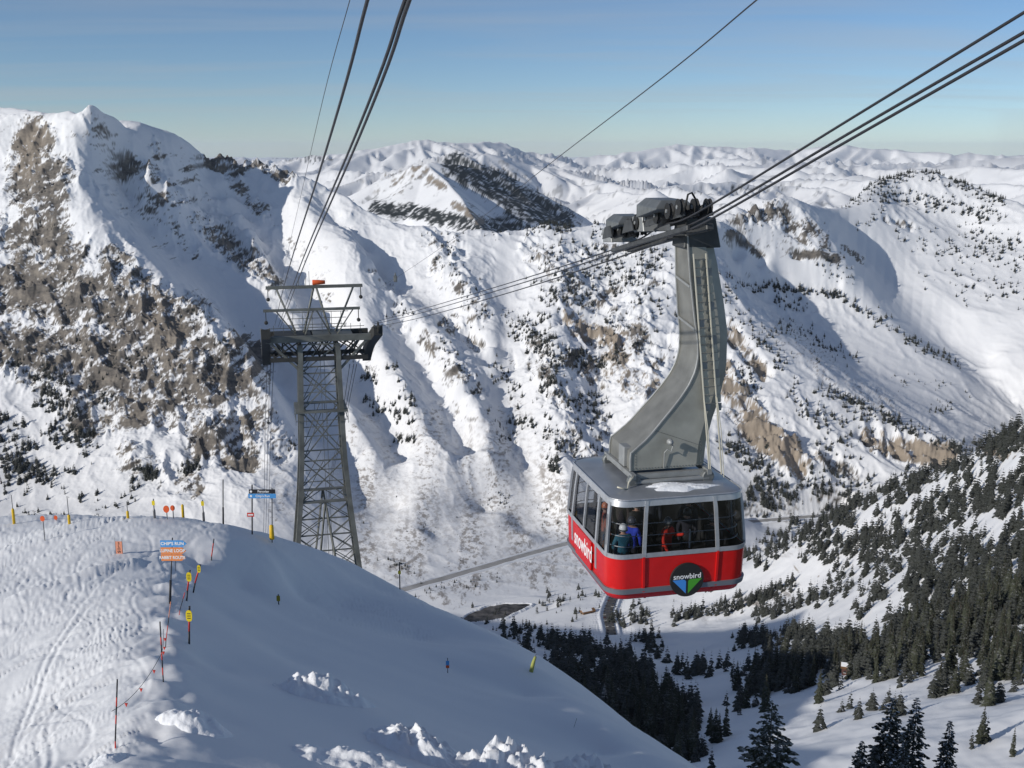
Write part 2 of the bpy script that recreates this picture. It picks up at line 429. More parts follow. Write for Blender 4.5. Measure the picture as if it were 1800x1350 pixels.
ROCK = [([(650, 470), (700, 505)], 10, .6), ([(780, 560), (840, 600)], 18, .7), ([(960, 450), (1010, 520)], 30, .6), ([(940, 640), (980, 700)], 26, .65), ([(1000, 620), (1060, 660)], 30, .75), ([(1090, 560), (1150, 620)], 36, .7), ([(1000, 440), (1100, 430)], 24, .5), ([(880, 560), (900, 640)], 12, .4), ([(1190, 600), (1250, 700)], 40, .55), ([(1000, 760), (1060, 830)], 30, .5), ([(60, 240), (50, 330)], 60, .95), ([(95, 300), (70, 400), (120, 440)], 60, .9), ([(0, 420), (60, 440)], 60, .75), ([(20, 500), (140, 520), (290, 560)], 80, .9),
        ([(0, 600), (140, 630), (330, 640), (430, 640)], 95, .88), ([(150, 720), (270, 700), (420, 740)], 70, .8), ([(360, 775), (430, 790)], 50, .95),
        ([(200, 450), (260, 520), (350, 545)], 50, .8), ([(230, 800), (330, 850)], 50, .55), ([(440, 680), (490, 780)], 40, .6),
        ([(150, 195), (190, 260), (215, 300)], 22, .4), ([(180, 320), (260, 380), (300, 440)], 35, .38), ([(225, 285), (270, 310)], 24, .75), ([(270, 250), (300, 330)], 18, .5), ([(250, 345), (330, 350)], 24, .6),
        ([(350, 385), (430, 450), (480, 495)], 34, .75), ([(300, 395), (340, 440)], 22, .55), ([(330, 300), (420, 420), (500, 480)], 16, .45), ([(375, 275), (420, 285), (460, 275), (505, 305)], 26, .95), ([(400, 300), (470, 380)], 20, .6),
        ([(770, 420), (800, 440), (770, 470)], 34, .6), ([(800, 480), (850, 540), (800, 560)], 32, .5), ([(740, 590), (790, 640), (840, 680)], 24, .6), ([(690, 560), (800, 620)], 26, .4),
        ([(930, 430), (1000, 480)], 40, .35), ([(1000, 555), (1080, 605)], 30, .95), ([(1080, 500), (1150, 480)], 40, .5), ([(1080, 640), (1150, 690), (1200, 720)], 50, .8), ([(940, 600), (960, 640)], 30, .6), ([(1000, 500), (1120, 560)], 50, .5),
        ([(980, 700), (1060, 760)], 40, .4), ([(1260, 640), (1300, 700), (1340, 760), (1400, 810)], 46, .95), ([(1280, 570), (1345, 650)], 20, .9), ([(1530, 765), (1600, 785), (1665, 802)], 34, .97), ([(1420, 800), (1500, 830)], 24, .6),
        ([(1290, 372), (1350, 358), (1400, 390), (1440, 430)], 36, .8), ([(1285, 415), (1340, 450)], 12, .95), ([(1400, 440), (1470, 455)], 14, .9), ([(1480, 430), (1520, 460)], 10, .7),
        ([(1560, 380), (1600, 395)], 12, .7), ([(1450, 480), (1520, 560)], 20, .3), ([(1730, 640), (1800, 720)], 8, .35), ([(1420, 860), (1500, 880)], 20, .5), ([(1395, 985), (1430, 1010)], 22, .85), ([(1740, 780), (1800, 800)], 22, .7), ([(1640, 790), (1660, 800)], 14, .8),
        ([(690, 500), (700, 560)], 12, .5), ([(610, 400), (640, 440)], 12, .3), ([(500, 420), (580, 520)], 14, .35)]
PALE = [([(1000, 555), (1080, 605)], 40, .9), ([(1080, 640), (1150, 690), (1200, 720)], 60, .55), ([(1260, 640), (1300, 700), (1340, 760), (1400, 810)], 60, 1), ([(1280, 570), (1345, 650)], 30, .9), ([(1530, 765), (1600, 785), (1665, 802)], 44, 1),
        ([(60, 235), (45, 290)], 40, .5), ([(1395, 985), (1430, 1010)], 30, 1), ([(1740, 780), (1800, 800)], 30, .8), ([(1640, 790), (1660, 800)], 20, .9), ([(250, 500), (320, 620)], 40, .3)]
SCRUB = [([(640, 880), (760, 900), (900, 940)], 90, .75), ([(650, 960), (720, 980)], 60, .8), ([(850, 780), (930, 850), (980, 920)], 70, .6), ([(760, 760), (800, 860)], 70, .5), ([(820, 1010), (900, 1000), (1000, 1000)], 50, .7), ([(760, 1030), (800, 1050)], 30, .6), ([(950, 840), (1000, 900)], 50, .8),
         ([(640, 760), (700, 850)], 50, .4), ([(480, 820), (500, 900)], 40, .4), ([(1250, 870), (1380, 890)], 40, .55), ([(1340, 970), (1420, 950)], 30, .6), ([(1150, 820), (1250, 880)], 50, .4), ([(1380, 580), (1500, 690), (1560, 720)], 40, .35), ([(1250, 1080), (1400, 1040)], 26, .55), ([(900, 720), (960, 800)], 40, .4)]
SMOOTH = [([(0, 190), (90, 205), (161, 186), (250, 222), (345, 262)], 13, .85), ([(1480, 400), (1560, 520), (1680, 580)], 110, 1), ([(1700, 450), (1760, 600)], 130, .8), ([(1500, 620), (1650, 690)], 60, .9), ([(1300, 450), (1420, 480)], 30, .9), ([(560, 420), (660, 600)], 50, .5), ([(890, 430), (885, 600), (880, 720)], 26, 1), ([(420, 540), (500, 650), (570, 760)], 60, .9), ([(260, 420), (400, 520)], 45, .8), ([(1400, 600), (1600, 660)], 40, .8)]

def main_height(X, Y, detail=False):
    Z0 = MAIN(X, Y) if not detail else None
    return Z0

deg = math.radians
TANE = math.tan(SUN_EL)
def shade_plane():
    p1, p2 = at(290, 1150, 48), at(330, 985, 80)
    n = np.cross(p2 - p1, SUN_DIR); return n, n @ p1
SPN, SPD = shade_plane()
def on_plane(px, py, extra=0.0):
    d = at(px, py, 1.0); p = d * (SPD / (SPN @ d)); return p + np.array([0, 0, -extra])
fg = []
fg += line(P3((285, 1350, 33), (288, 1240, 40), (290, 1150, 48), (287, 1090, 54.5), (305, 1030, 66), (330, 985, 79.0)), 3)
fg += line(P3((330, 985, 79.0), (400, 981, 80.5), (480, 987, 84.0), (560, 1001, 90), (620, 1014, 94), (665, 1030, 95.5)), 4)
crl = line(P3((285, 1350, 33), (288, 1240, 40), (290, 1150, 48), (287, 1090, 54.5), (305, 1030, 66), (328, 992, 77)), 4)
for p in crl:
    fg.append(np.array([p[0] - SUN_H[0] * 2.2, p[1] - SUN_H[1] * 2.2, p[2] - 2.2 * TANE - 0.45]))
for q in [(0, 1350, 39.5), (140, 1350, 36), (0, 1250, 46.5), (150, 1240, 43.5), (0, 1150, 56), (150, 1140, 52.5), (0, 1060, 67), (150, 1050, 63.5), (0, 1000, 76.5), (150, 995, 75), (230, 990, 75), (0, 965, 84), (100, 955, 83), (220, 950, 82),
          (300, 945, 82), (400, 955, 82.5), (500, 972, 87), (580, 990, 93), (0, 938, 96), (60, 935, 95), (120, 922, 92), (200, 912, 90.5), (300, 907, 90), (390, 917, 90), (480, 944, 92), (560, 968, 97), (620, 990, 100), (650, 1008, 101)]:
    fg.append(at(*q))
for px, py, e in [(420, 1350, .2), (560, 1350, .2), (700, 1350, .2), (850, 1350, .2), (1000, 1350, .25), (1150, 1350, .4), (400, 1250, .35), (500, 1220, .35), (650, 1240, .4), (800, 1250, .8), (950, 1260, .9), (1060, 1290, 1.0), (380, 1150, .6), (500, 1120, .9), (650, 1130, 1.0), (800, 1150, 1.1), (920, 1190, 1.1),
                  (400, 1060, .8), (500, 1050, 1.1), (620, 1065, 1.3), (740, 1090, 1.3), (420, 1010, .9), (520, 1020, 1.2), (600, 1035, 1.3)]:
    fg.append(on_plane(px, py, e * 1.25 + 0.15))
# roll-over along the right-hand skyline of the slope, then the drop
sil = [(700, 1036), (745, 1058), (800, 1085), (860, 1112), (900, 1140), (940, 1172), (1000, 1226), (1060, 1270), (1130, 1318), (1200, 1356), (1300, 1405), (1400, 1450)]
for px, py in sil:
    p = on_plane(px, py, 0.0); fg.append(p)
    d = np.array([0.8, 0.6]); 
    for k, dz in ((7, 5.2), (20, 20), (45, 52)):
        fg.append(np.array([p[0] + d[0] * k, p[1] + d[1] * k, p[2] - dz]))
for x, y, z in [(-200, 60, -75), (-150, 0, -60), (-100, -60, -45), (-100, 30, -45), (-60, 0, -32), (-60, -30, -30), (0, -40, -8), (60, -20, -30), (-120, 110, -60), (-200, 160, -100), (120, 40, -120), (0, 8, -12.5), (-15, 10, -12), (-15, 20, -15.2), (-4, 20, -17.0), (10, 20, -19.5), (8, 32, -24.5), (-30, 20, -20.5), (-40, 40, -28.5), (-60, 60, -37), (-50, 85, -36), (-80, 100, -36), (-60, 120, -43), (12, 8, -17), (25, 10, -26), (25, 30, -33), (40, 45, -62), (70, 100, -112), (60, 150, -125), (90, 150, -130),
                (-45, 104, -36), (-36, 106, -38), (-28, 110, -41), (-20, 118, -47), (-35, 125, -48), (-24, 137, -58), (-10, 120, -56), (-5, 137, -75), (-40, 150, -68), (-10, 160, -95), (-80, 160, -75), (-60, 200, -110), (20, 140, -110), (50, 80, -90), (40, 200, -170), (-10, 200, -140)]:
    fg.append(np.array([x, y, z], float))
FG = RBF(fg)
_fa = np.linspace(deg(-80), deg(60), 281); _fr = np.linspace(12, 200, 160)
_A, _R = np.meshgrid(_fa, _fr, indexing='ij')
FLOOR = (_fa, np.maximum(np.arctan2(FG(_R * np.sin(_A), _R * np.cos(_A)), _R).max(1) - 0.015, deg(-37)))
az = np.concatenate([np.linspace(deg(-78), deg(-30), 60)[:-1], np.linspace(deg(-30), deg(-26), 40)[:-1], np.linspace(deg(-26), deg(28.5), 1080), np.linspace(deg(28.5), deg(44), 24)[1:]])
MX, MY = polar_sheet(MAIN, az, 140.0, 5200.0, 660, floor=FLOOR)
MZ0 = MAIN(MX, MY)
def blur(a, k, axis):
    p = [(0, 0), (0, 0)]; p[axis] = (k, k); w = np.hanning(2 * k + 3)[1:-1]; w /= w.sum()
    q = np.pad(a, p, mode='edge'); n = a.shape[axis]
    return sum(w[i] * np.take(q, np.arange(i, i + n), axis) for i in range(2 * k + 1))
_w = sstep(deg(-31), deg(-28), az)[:, None] * sstep(deg(30), deg(28), az)[:, None] * sstep(1300, 1900, np.hypot(MX, MY))
MZ0 = MZ0 * (1 - _w) + blur(blur(MZ0, 9, 0), 4, 1) * _w
P0 = np.stack([MX, MY, MZ0], -1)
mpx, mpy = project(P0)
rock0 = strokes(mpx, mpy, ROCK)
smooth0 = strokes(mpx, mpy, SMOOTH)
rr = np.hypot(MX, MY)
rough = np.clip(0.22 + 0.9 * rock0, 0, 1.1) * (1 - 0.8 * smooth0)
fade = sstep(1500, 2100, rr)
flat_floor = sstep(-640, -760, MZ0) * sstep(2450, 2250, MY)
amp = fade * (1 - 0.75 * flat_floor)
U = (MX * 0.80 + MY * 0.60); V = (-MX * 0.60 + MY * 0.80)      # across / along the fall lines
wx = fbm(MX / 400, MY / 400, 3, seed=3) * 60
D = ridged((U + wx) / 210, V / 520, 4, seed=11) - 0.9
D2 = ridged((U + 0.5 * wx) / 58, V / 80, 4, seed=21) - 0.9
D3 = fbm(MX / 26, (MZ0 + 0.4 * MY) / 26, 3, seed=31) + 0.45 * ridged(MX / 13 + D, (MZ0 + 0.3 * MY) / 11, 3, seed=33)
MZ = MZ0 + amp * (22 * D * (0.15 + 0.85 * rough) + 16 * D2 * rough + 5 * D3 * rough)
# rolling small ground on the near flank
near = sstep(2000, 1500, rr) * (1 - 0.8 * flat_floor)
MZ += near * (6 * fbm(MX / 160, MY / 160, 4, seed=41) + 0.8 * fbm(MX / 22, MY / 22, 3, seed=44))
# level ground under the roads and the pond
def on_level(px, py, z):
    d = at(px, py, 1.0); return d * (z / d[2])
ROAD_A = [on_level(px, py, -792.0 - k * 1.2) for k, (px, py) in enumerate(((640, 1058), (705, 1038), (780, 1017), (860, 994), (930, 974), (1000, 955), (1060, 942), (1130, 931), (1190, 926), (1250, 922), (1320, 917), (1380, 912), (1440, 907), (1480, 904)))]
ROAD_B = P3((1092, 1034, 1790), (1082, 1043, 1750), (1074, 1060, 1680), (1068, 1080, 1605), (1072, 1100, 1530), (1078, 1128, 1440))
PZ = at(872, 1077, 1690)[2]
POND = [on_level(px, py, PZ) for px, py in ((815, 1088), (826, 1080), (842, 1073), (862, 1066), (885, 1062), (908, 1061), (930, 1063), (918, 1070), (902, 1079), (880, 1087), (855, 1092), (832, 1093))]
def level(path, w, zoff):
    global MZ
    P = np.array(line(path, 12)); lo = P[:, :2].min(0) - 60; hi = P[:, :2].max(0) + 60
    sel = (MX > lo[0]) & (MX < hi[0]) & (MY > lo[1]) & (MY < hi[1])
    x = MX[sel]; y = MY[sel]; best = np.full(x.shape, 1e9); zz_ = np.zeros_like(x)
    for p in P:
        d = np.hypot(x - p[0], y - p[1]); k = d < best; best[k] = d[k]; zz_[k] = p[2]
    m = sstep(w + 28, w, best)
    MZ[sel] = MZ[sel] * (1 - m) + (zz_ + zoff) * m
level(ROAD_A, 11, -1.0); level(ROAD_B, 10, -1.0)
level([POND[0], (POND[3] + POND[9]) / 2, (POND[5] + POND[7]) / 2, POND[6]], 34, -1.0)
P1 = np.stack([MX, MY, MZ], -1)
mpx, mpy = project(P1)
# steepness of the built surface
da = np.gradient(P1, axis=0); dr = np.gradient(P1, axis=1)
nrm = np.cross(dr, da); nrm /= np.linalg.norm(nrm, axis=-1, keepdims=True) + 1e-9
nrm *= np.sign(nrm[..., 2:3] + 1e-9)
steep = 1 - nrm[..., 2]
fine = 0.55 * fbm((MX + 0.4 * MZ) / 130, (MZ - 0.45 * MX) / 60, 2, 0.6, seed=49) + 0.60 * fbm((MX + 0.4 * MZ) / 46, (MZ - 0.45 * MX) / 22, 5, 0.75, seed=51) + 0.38 * fbm((MX + 0.5 * MZ) / 13, (MZ - 0.35 * MX) / 7, 3, 0.8, seed=57)
rockv = sstep(0.0, 0.13, rock0 * 0.80 - 0.52 + 0.42 * fine + 0.35 * (steep - 0.36))
rockv *= sstep(0.02, 0.2, rock0)
sparse = sstep(0.55, 0.75, 0.5 * fine + 1.1 * (steep - 0.34) + 0.25 * rough) * fade * (1 - smooth0) * 0.8
rockv = np.maximum(rockv, sparse * sstep(900, 1500, rr))
pale = strokes(mpx, mpy, PALE)
sc0 = strokes(mpx, mpy, SCRUB)
sfine = fbm(MX / 15, (MZ * 1.2 + MY * 0.35) / 11, 5, 0.8, seed=61)
slide = sstep(-0.35, 0.35, fbm(MX / 55, (MY + MZ) / 420, 3, seed=65))
scrub = (0.35 + 0.65 * slide) * np.clip(sstep(0.0, 0.7, sc0 * 0.9 - 0.42 + 0.75 * sfine), 0, 1) * sstep(0.02, 0.3, sc0) * 0.78
terrain_mat = terrain_material('mountain_snow_and_rock')
main_ob = grid_mesh('mountain_terrain', MX, MY, MZ, terrain_mat, dict(rock=rockv, pale=pale, scrub=scrub))
main_ob['kind'] = 'structure'

# ------------------------------------------------------------------ far ranges
TENTS = [(P3((600, 345, 6700), (657, 317, 6600), (703, 300, 6600), (750, 286, 6500), (800, 282, 6650), (860, 297, 6900), (900, 307, 7050), (943, 330, 7200), (977, 360, 7300), (1013, 392, 7350)), 0.6, 1.0),
         (P3((750, 286, 6500), (785, 312, 6200), (812, 345, 5850), (832, 377, 5550), (850, 404, 5250)), 0.75, 1.0),
         (P3((640, 305, 9000), (720, 288, 9000), (797, 264, 9200), (830, 271, 9300), (860, 268, 9300), (930, 285, 9500), (1000, 296, 9500), (1060, 310, 9500)), 0.38, 1.0),
         (P3((440, 300, 15000), (483, 283, 15000), (550, 272, 15000), (623, 265, 15000), (697, 253, 15200), (753, 242, 15500), (787, 247, 15500), (843, 249, 16000), (880, 248, 17000), (910, 262, 17500), (990, 272, 18000)), 0.30, 1.0),
         (P3((1000, 276, 22000), (1100, 268, 22000), (1200, 251, 23000), (1250, 257, 23000), (1317, 258, 23000), (1387, 262, 24000), (1490, 254, 23000), (1567, 262, 23000), (1667, 268, 22000), (1800, 267, 22000), (1950, 270, 22000)), 0.16, 1.0),
         (P3((1120, 330, 8500), (1200, 322, 9000), (1290, 318, 9500), (1400, 322, 9500), (1480, 335, 9000)), 0.40, 1.0),
         (P3((1260, 290, 13000), (1340, 283, 13500), (1430, 282, 13500), (1520, 290, 13000), (1640, 282, 14000), (1750, 286, 14000), (1900, 284, 14000)), 0.30, 1.0)]
FAR_BASE_R = np.array([3500, 5000, 8000, 12000, 20000, 40000, 90000.])
FAR_BASE_Z = np.array([-900, -640, -520, -470, -420, -420, -620.])
_cr = random.Random(21); CRESTS = []
for _ in range(150):
    r_ = 5800 * math.exp(_cr.random() * 1.55); a_ = math.radians(_cr.uniform(-27, 29)); x_, y_ = r_ * math.sin(a_), r_ * math.cos(a_)
    if r_ < 8500 and -0.30 < a_ < 0.08: continue
    bz = float(np.interp(r_, FAR_BASE_R, FAR_BASE_Z)); h_ = bz + _cr.uniform(110, 300) * (0.8 if r_ < 9000 else 1.1); h_ = min(h_, -25 - 0.002 * r_)
    th = _cr.uniform(0.8, 2.5); L_ = _cr.uniform(700, 2200) * (r_ / 10000) ** 0.5; px_, py_ = x_, y_; hh = h_
    for seg_ in range(3):
        th += _cr.uniform(-0.5, 0.5); qx, qy = px_ + math.cos(th) * L_, py_ + math.sin(th) * L_; h2 = hh - _cr.uniform(-30, 110)
        CRESTS.append((px_, py_, qx, qy, hh, h2, 0.62))
        for sgn in (-1, 1):
            ph = th + sgn * _cr.uniform(0.9, 1.5); ls = L_ * _cr.uniform(0.35, 0.7); CRESTS.append((px_, py_, px_ + math.cos(ph) * ls, py_ + math.sin(ph) * ls, hh - 8, hh - 8 - ls * 0.30, 0.66))
        px_, py_, hh = qx, qy, h2
for pts, slope, w in TENTS:
    for p_, q_ in zip(pts[:-1], pts[1:]): 
        slope = max(slope, 0.48); CRESTS.append((p_[0], p_[1], q_[0], q_[1], p_[2], q_[2], slope))
        if p_[1] < 8000: continue
        for f_ in (0.05, 0.38, 0.7):
            c_ = p_ + (q_ - p_) * f_; ph = -math.pi / 2 + _cr.uniform(-0.75, 0.6); ls = _cr.uniform(0.05, 0.10) * c_[1]; dz_ = _cr.uniform(0.16, 0.24) * ls
            m_ = c_ + np.array([math.cos(ph) * ls, math.sin(ph) * ls, -dz_]); CRESTS.append((c_[0], c_[1], m_[0], m_[1], c_[2] - 6, m_[2], 0.58))
            for g_ in (0.3, 0.65):
                e_ = c_ + (m_ - c_) * g_; p2_ = ph + _cr.choice((-1, 1)) * _cr.uniform(0.6, 1.1); l2 = ls * 0.4
                CRESTS.append((e_[0], e_[1], e_[0] + math.cos(p2_) * l2, e_[1] + math.sin(p2_) * l2, e_[2] - 4, e_[2] - 4 - 0.28 * l2, 0.62))
def far_height(X, Y):
    r = np.hypot(X, Y)
    wob = fbm(X / 4000, Y / 4000, 2, seed=71) * 1300
    z = np.interp(r, FAR_BASE_R, FAR_BASE_Z)
    n = ridged((X + 0.5 * Y + wob) / 1900, (Y * 1.1 - 0.4 * X - wob) / 2600, 4, 0.45, seed=81)
    z = z + (n - 0.75) * 60 * sstep(4500, 8000, r)
    jag = 55 * fbm(X / 500, Y / 500, 3, 0.5, seed=84)
    for ax, ay, bx, by, hz_, hb_, sl in CRESTS:          # crests with straight flanks, and their spurs
        dx, dy = bx - ax, by - ay; R_ = math.hypot(dx, dy) + max(900, 650 / sl)
        k = np.nonzero((np.abs(X - ax) < R_) & (np.abs(Y - ay) < R_))
        if len(k[0]) == 0: continue
        xs, ys = X[k] - ax, Y[k] - ay; t = np.clip((xs * dx + ys * dy) / (dx * dx + dy * dy), 0, 1)
        d = np.hypot(xs - t * dx, ys - t * dy)
        z[k] = np.maximum(z[k], hz_ + (hb_ - hz_) * t - sl * np.maximum(d + jag[k] * np.minimum(1, d / 250), 0))
    return z
azf = np.linspace(deg(-33), deg(33), 820)
FX, FY = polar_sheet(far_height, azf, 4300.0, 80000.0, 280, ncoarse=(110, 300), smooth=0.03, minw=0.2)
FZ = far_height(FX, FY)
fr_ = np.hypot(FX, FY)
FZ += (ridged(FX / 760, FY / 760, 3, 0.45, seed=91) - 0.8) * 26 * sstep(4500, 6000, fr_) * sstep(40000, 12000, fr_)
fpx, fpy = project(np.stack([FX, FY, FZ], -1))
frock = strokes(fpx, fpy, [([(690, 318), (740, 300), (755, 320)], 24, .6), ([(755, 315), (780, 330)], 12, .9), ([(800, 360), (845, 390)], 12, .85), ([(660, 335), (740, 345)], 16, .4), ([(560, 290), (640, 290)], 14, .3)])
ffine = fbm(FX / 60, FY / 60, 4, 0.65, seed=95)
frock = sstep(0.1, 0.4, frock - 0.45 + 0.4 * ffine) * (frock > 0.02)
fforest = strokes(fpx, fpy, [([(800, 290), (870, 330), (940, 360), (990, 390)], 34, .95), ([(660, 365), (740, 375), (830, 395), (920, 398)], 20, .9), ([(810, 290), (900, 315)], 16, .9), ([(900, 370), (960, 385)], 24, .8), ([(480, 275), (580, 280)], 9, .4), ([(1220, 335), (1400, 330)], 10, .25)])
fscr = sstep(0.0, 0.5, fforest - 0.35 + 0.7 * fbm(FX / 45, FY / 45, 3, 0.7, seed=97)) * (fforest > 0.03)
fspeck = sstep(0.55, 1.0, fbm(FX / 150, FY / 150, 5, 0.75, seed=99)) * sstep(16000, 6000, fr_) * 0.55
far_mat = terrain_material('far_snow', scale=0.01, scrubc=(0.03, 0.034, 0.034))
far_ob = grid_mesh('far_mountains', FX, FY, FZ, far_mat, dict(rock=frock, pale=frock * 0.6, scrub=np.maximum(fscr, fspeck)))
far_ob['kind'] = 'structure'

# ------------------------------------------------------------------ the ridge in front
azg = np.concatenate([np.linspace(deg(-75), deg(-29), 80)[:-1], np.linspace(deg(-29), deg(22), 920), np.linspace(deg(22), deg(60), 60)[1:]])
GX, GY = polar_sheet(FG, azg, 7.0, 205.0, 520, smooth=0.02, minw=0.25)
def crest_side(X, Y):
    """>0 on the sunny, skied side of the crest"""
    C = np.array(line(P3((285, 1350, 33), (290, 1150, 48), (287, 1090, 54.5), (305, 1030, 66), (330, 985, 79.0)), 3))
    xc = np.interp(Y, C[:, 1], C[:, 0])
    return xc - X
def fg_height(X, Y, fine=True):
    Z = FG(X, Y)
    # soften creases: average a small stencil
    e = 0.6
    Z = 0.4 * Z + 0.15 * (FG(X + e, Y) + FG(X - e, Y) + FG(X, Y + e) + FG(X, Y - e))
    cs = crest_side(X, Y)
    skied = sstep(-0.3, 1.5, cs) + sstep(76, 80, Y) * sstep(104, 96, Y) * sstep(-3, 0, -X - 8) * (cs <= 1.5) * 0.6
    skied = np.clip(skied, 0, 1)
    Z = Z + 0.30 * fbm(X / 11, Y / 11, 2, seed=101) * (0.35 + 0.65 * skied)
    # wind scallops along the shadow edge
    Z += 0.35 * np.exp(-(cs / 1.2) ** 2) * sstep(30, 36, Y) * sstep(82, 78, Y) * fbm(X / 3, Y / 2.4, 3, seed=103)
    # long berm that throws the dark band across the run
    P = np.array([at(-60, 1000, 66), at(60, 985, 69), at(180, 978, 73), at(280, 975, 77)])
    yb = np.interp(X, P[:, 0], P[:, 1]); d = Y - yb
    Z += 0.55 * np.exp(-((d + 0.8) / 1.3) ** 2) * sstep(3.5, 6, cs + 4) * sstep(-60, -45, X) * (0.7 + 0.5 * fbm(X / 5, Y / 5, 2, seed=107))
    if fine:
        # ski and snowboard marks: chopped furrows in many directions
        f = np.zeros_like(Z)
        for k, (a, lx, ly, am) in enumerate([(0.55, 11, 1.7, .050), (-0.30, 12, 2.0, .040), (0.85, 9, 1.5, .050), (0.20, 8, 1.4, .042), (1.15, 10, 1.8, .045), (0.40, 4.5, 0.9, .030)]):
            u = X * math.cos(a) + Y * math.sin(a); v = -X * math.sin(a) + Y * math.cos(a)
            n = pnoise(u / lx, (v + pnoise(u / 5, v / 5, 200 + k) * 0.9) / ly, 210 + k)
            msk = sstep(-0.15, 0.25, pnoise(X / 4.5 + k, Y / 4.5, 230 + k))
            f += 0.7 * am * msk * (-1.3 * np.exp(-(n / 0.10) ** 2) + 0.8 * np.exp(-((n - 0.22) / 0.10) ** 2))
        for j in range(16):          # linked turns
            r_ = random.Random(400 + j); x0 = r_.uniform(-42, -14); sl = r_.uniform(-0.25, 0.1); am_ = r_.uniform(0.6, 2.2); wl = r_.uniform(5, 12)
            dx = X - (x0 + sl * (Y - 50) + am_ * np.sin(Y / wl * 2.2 + j))
            f += -0.020 * np.exp(-(dx / 0.11) ** 2) + 0.010 * np.exp(-((np.abs(dx) - 0.22) / 0.10) ** 2)
        f += 0.022 * fbm(X / 0.9, Y / 0.9, 3, 0.6, seed=240)
        Z += f * (0.06 + 1.15 * skied)
        # two long single tracks
        for pts in ([(310, 960, 80), (200, 985, 72), (130, 1025, 61), (75, 1080, 53), (40, 1130, 46.5), (0, 1215, 39)], [(310, 985, 75), (150, 1030, 61), (95, 1075, 53.5), (70, 1110, 49), (20, 1200, 40.5), (-10, 1240, 37)]):
            T = np.array([at(*p)[:2] for p in pts]); T = T[np.argsort(T[:, 1])]
            dx = X - np.interp(Y, T[:, 1], T[:, 0])
            Z += (-0.05 * np.exp(-(dx / 0.12) ** 2) + 0.02 * np.exp(-((dx - 0.28) / 0.12) ** 2)) * sstep(34, 37, Y) * sstep(80, 74, Y)
        # faint wind ripples and creases on the shaded slope
        u = X * 0.55 + Y * 0.83; v = -X * 0.83 + Y * 0.55
        Z += (1 - skied) * (0.22 * fbm(u / 9, v / 26, 3, seed=251) + 0.10 * np.maximum(0, ridged(v / 7.0, u / 34, 3, seed=255) - 1.0))
    return Z
GZ = fg_height(GX, GY)
def snow_material():
    m = terrain_material('ridge_snow', snow=(0.80, 0.81, 0.825), bump=0.25, bscale=5.0, bdist=0.03)
    return m
gz = np.zeros_like(GX)
fg_ob = grid_mesh('ski_slope', GX, GY, GZ, snow_material(), dict(rock=gz, pale=gz, scrub=gz))
fg_ob['kind'] = 'structure'
def fg_z(x, y): return float(fg_height(np.array([[x]]), np.array([[y]]), True)[0, 0])
_gr = np.linspace(20, 130, 900)
def ground(px, py):
    """first point where the sight line through a photo pixel meets the front ridge"""
    d = at(px, py, 1.0); X = d[0] * _gr; Y = d[1] * _gr; Z = d[2] * _gr
    h = fg_height(X[None], Y[None], True)[0]
    k = np.where(h >= Z)[0]
    if len(k) == 0: k = [int(np.argmin(Z - h))]
    k = k[0]
    return np.array([X[k], Y[k], h[k]])

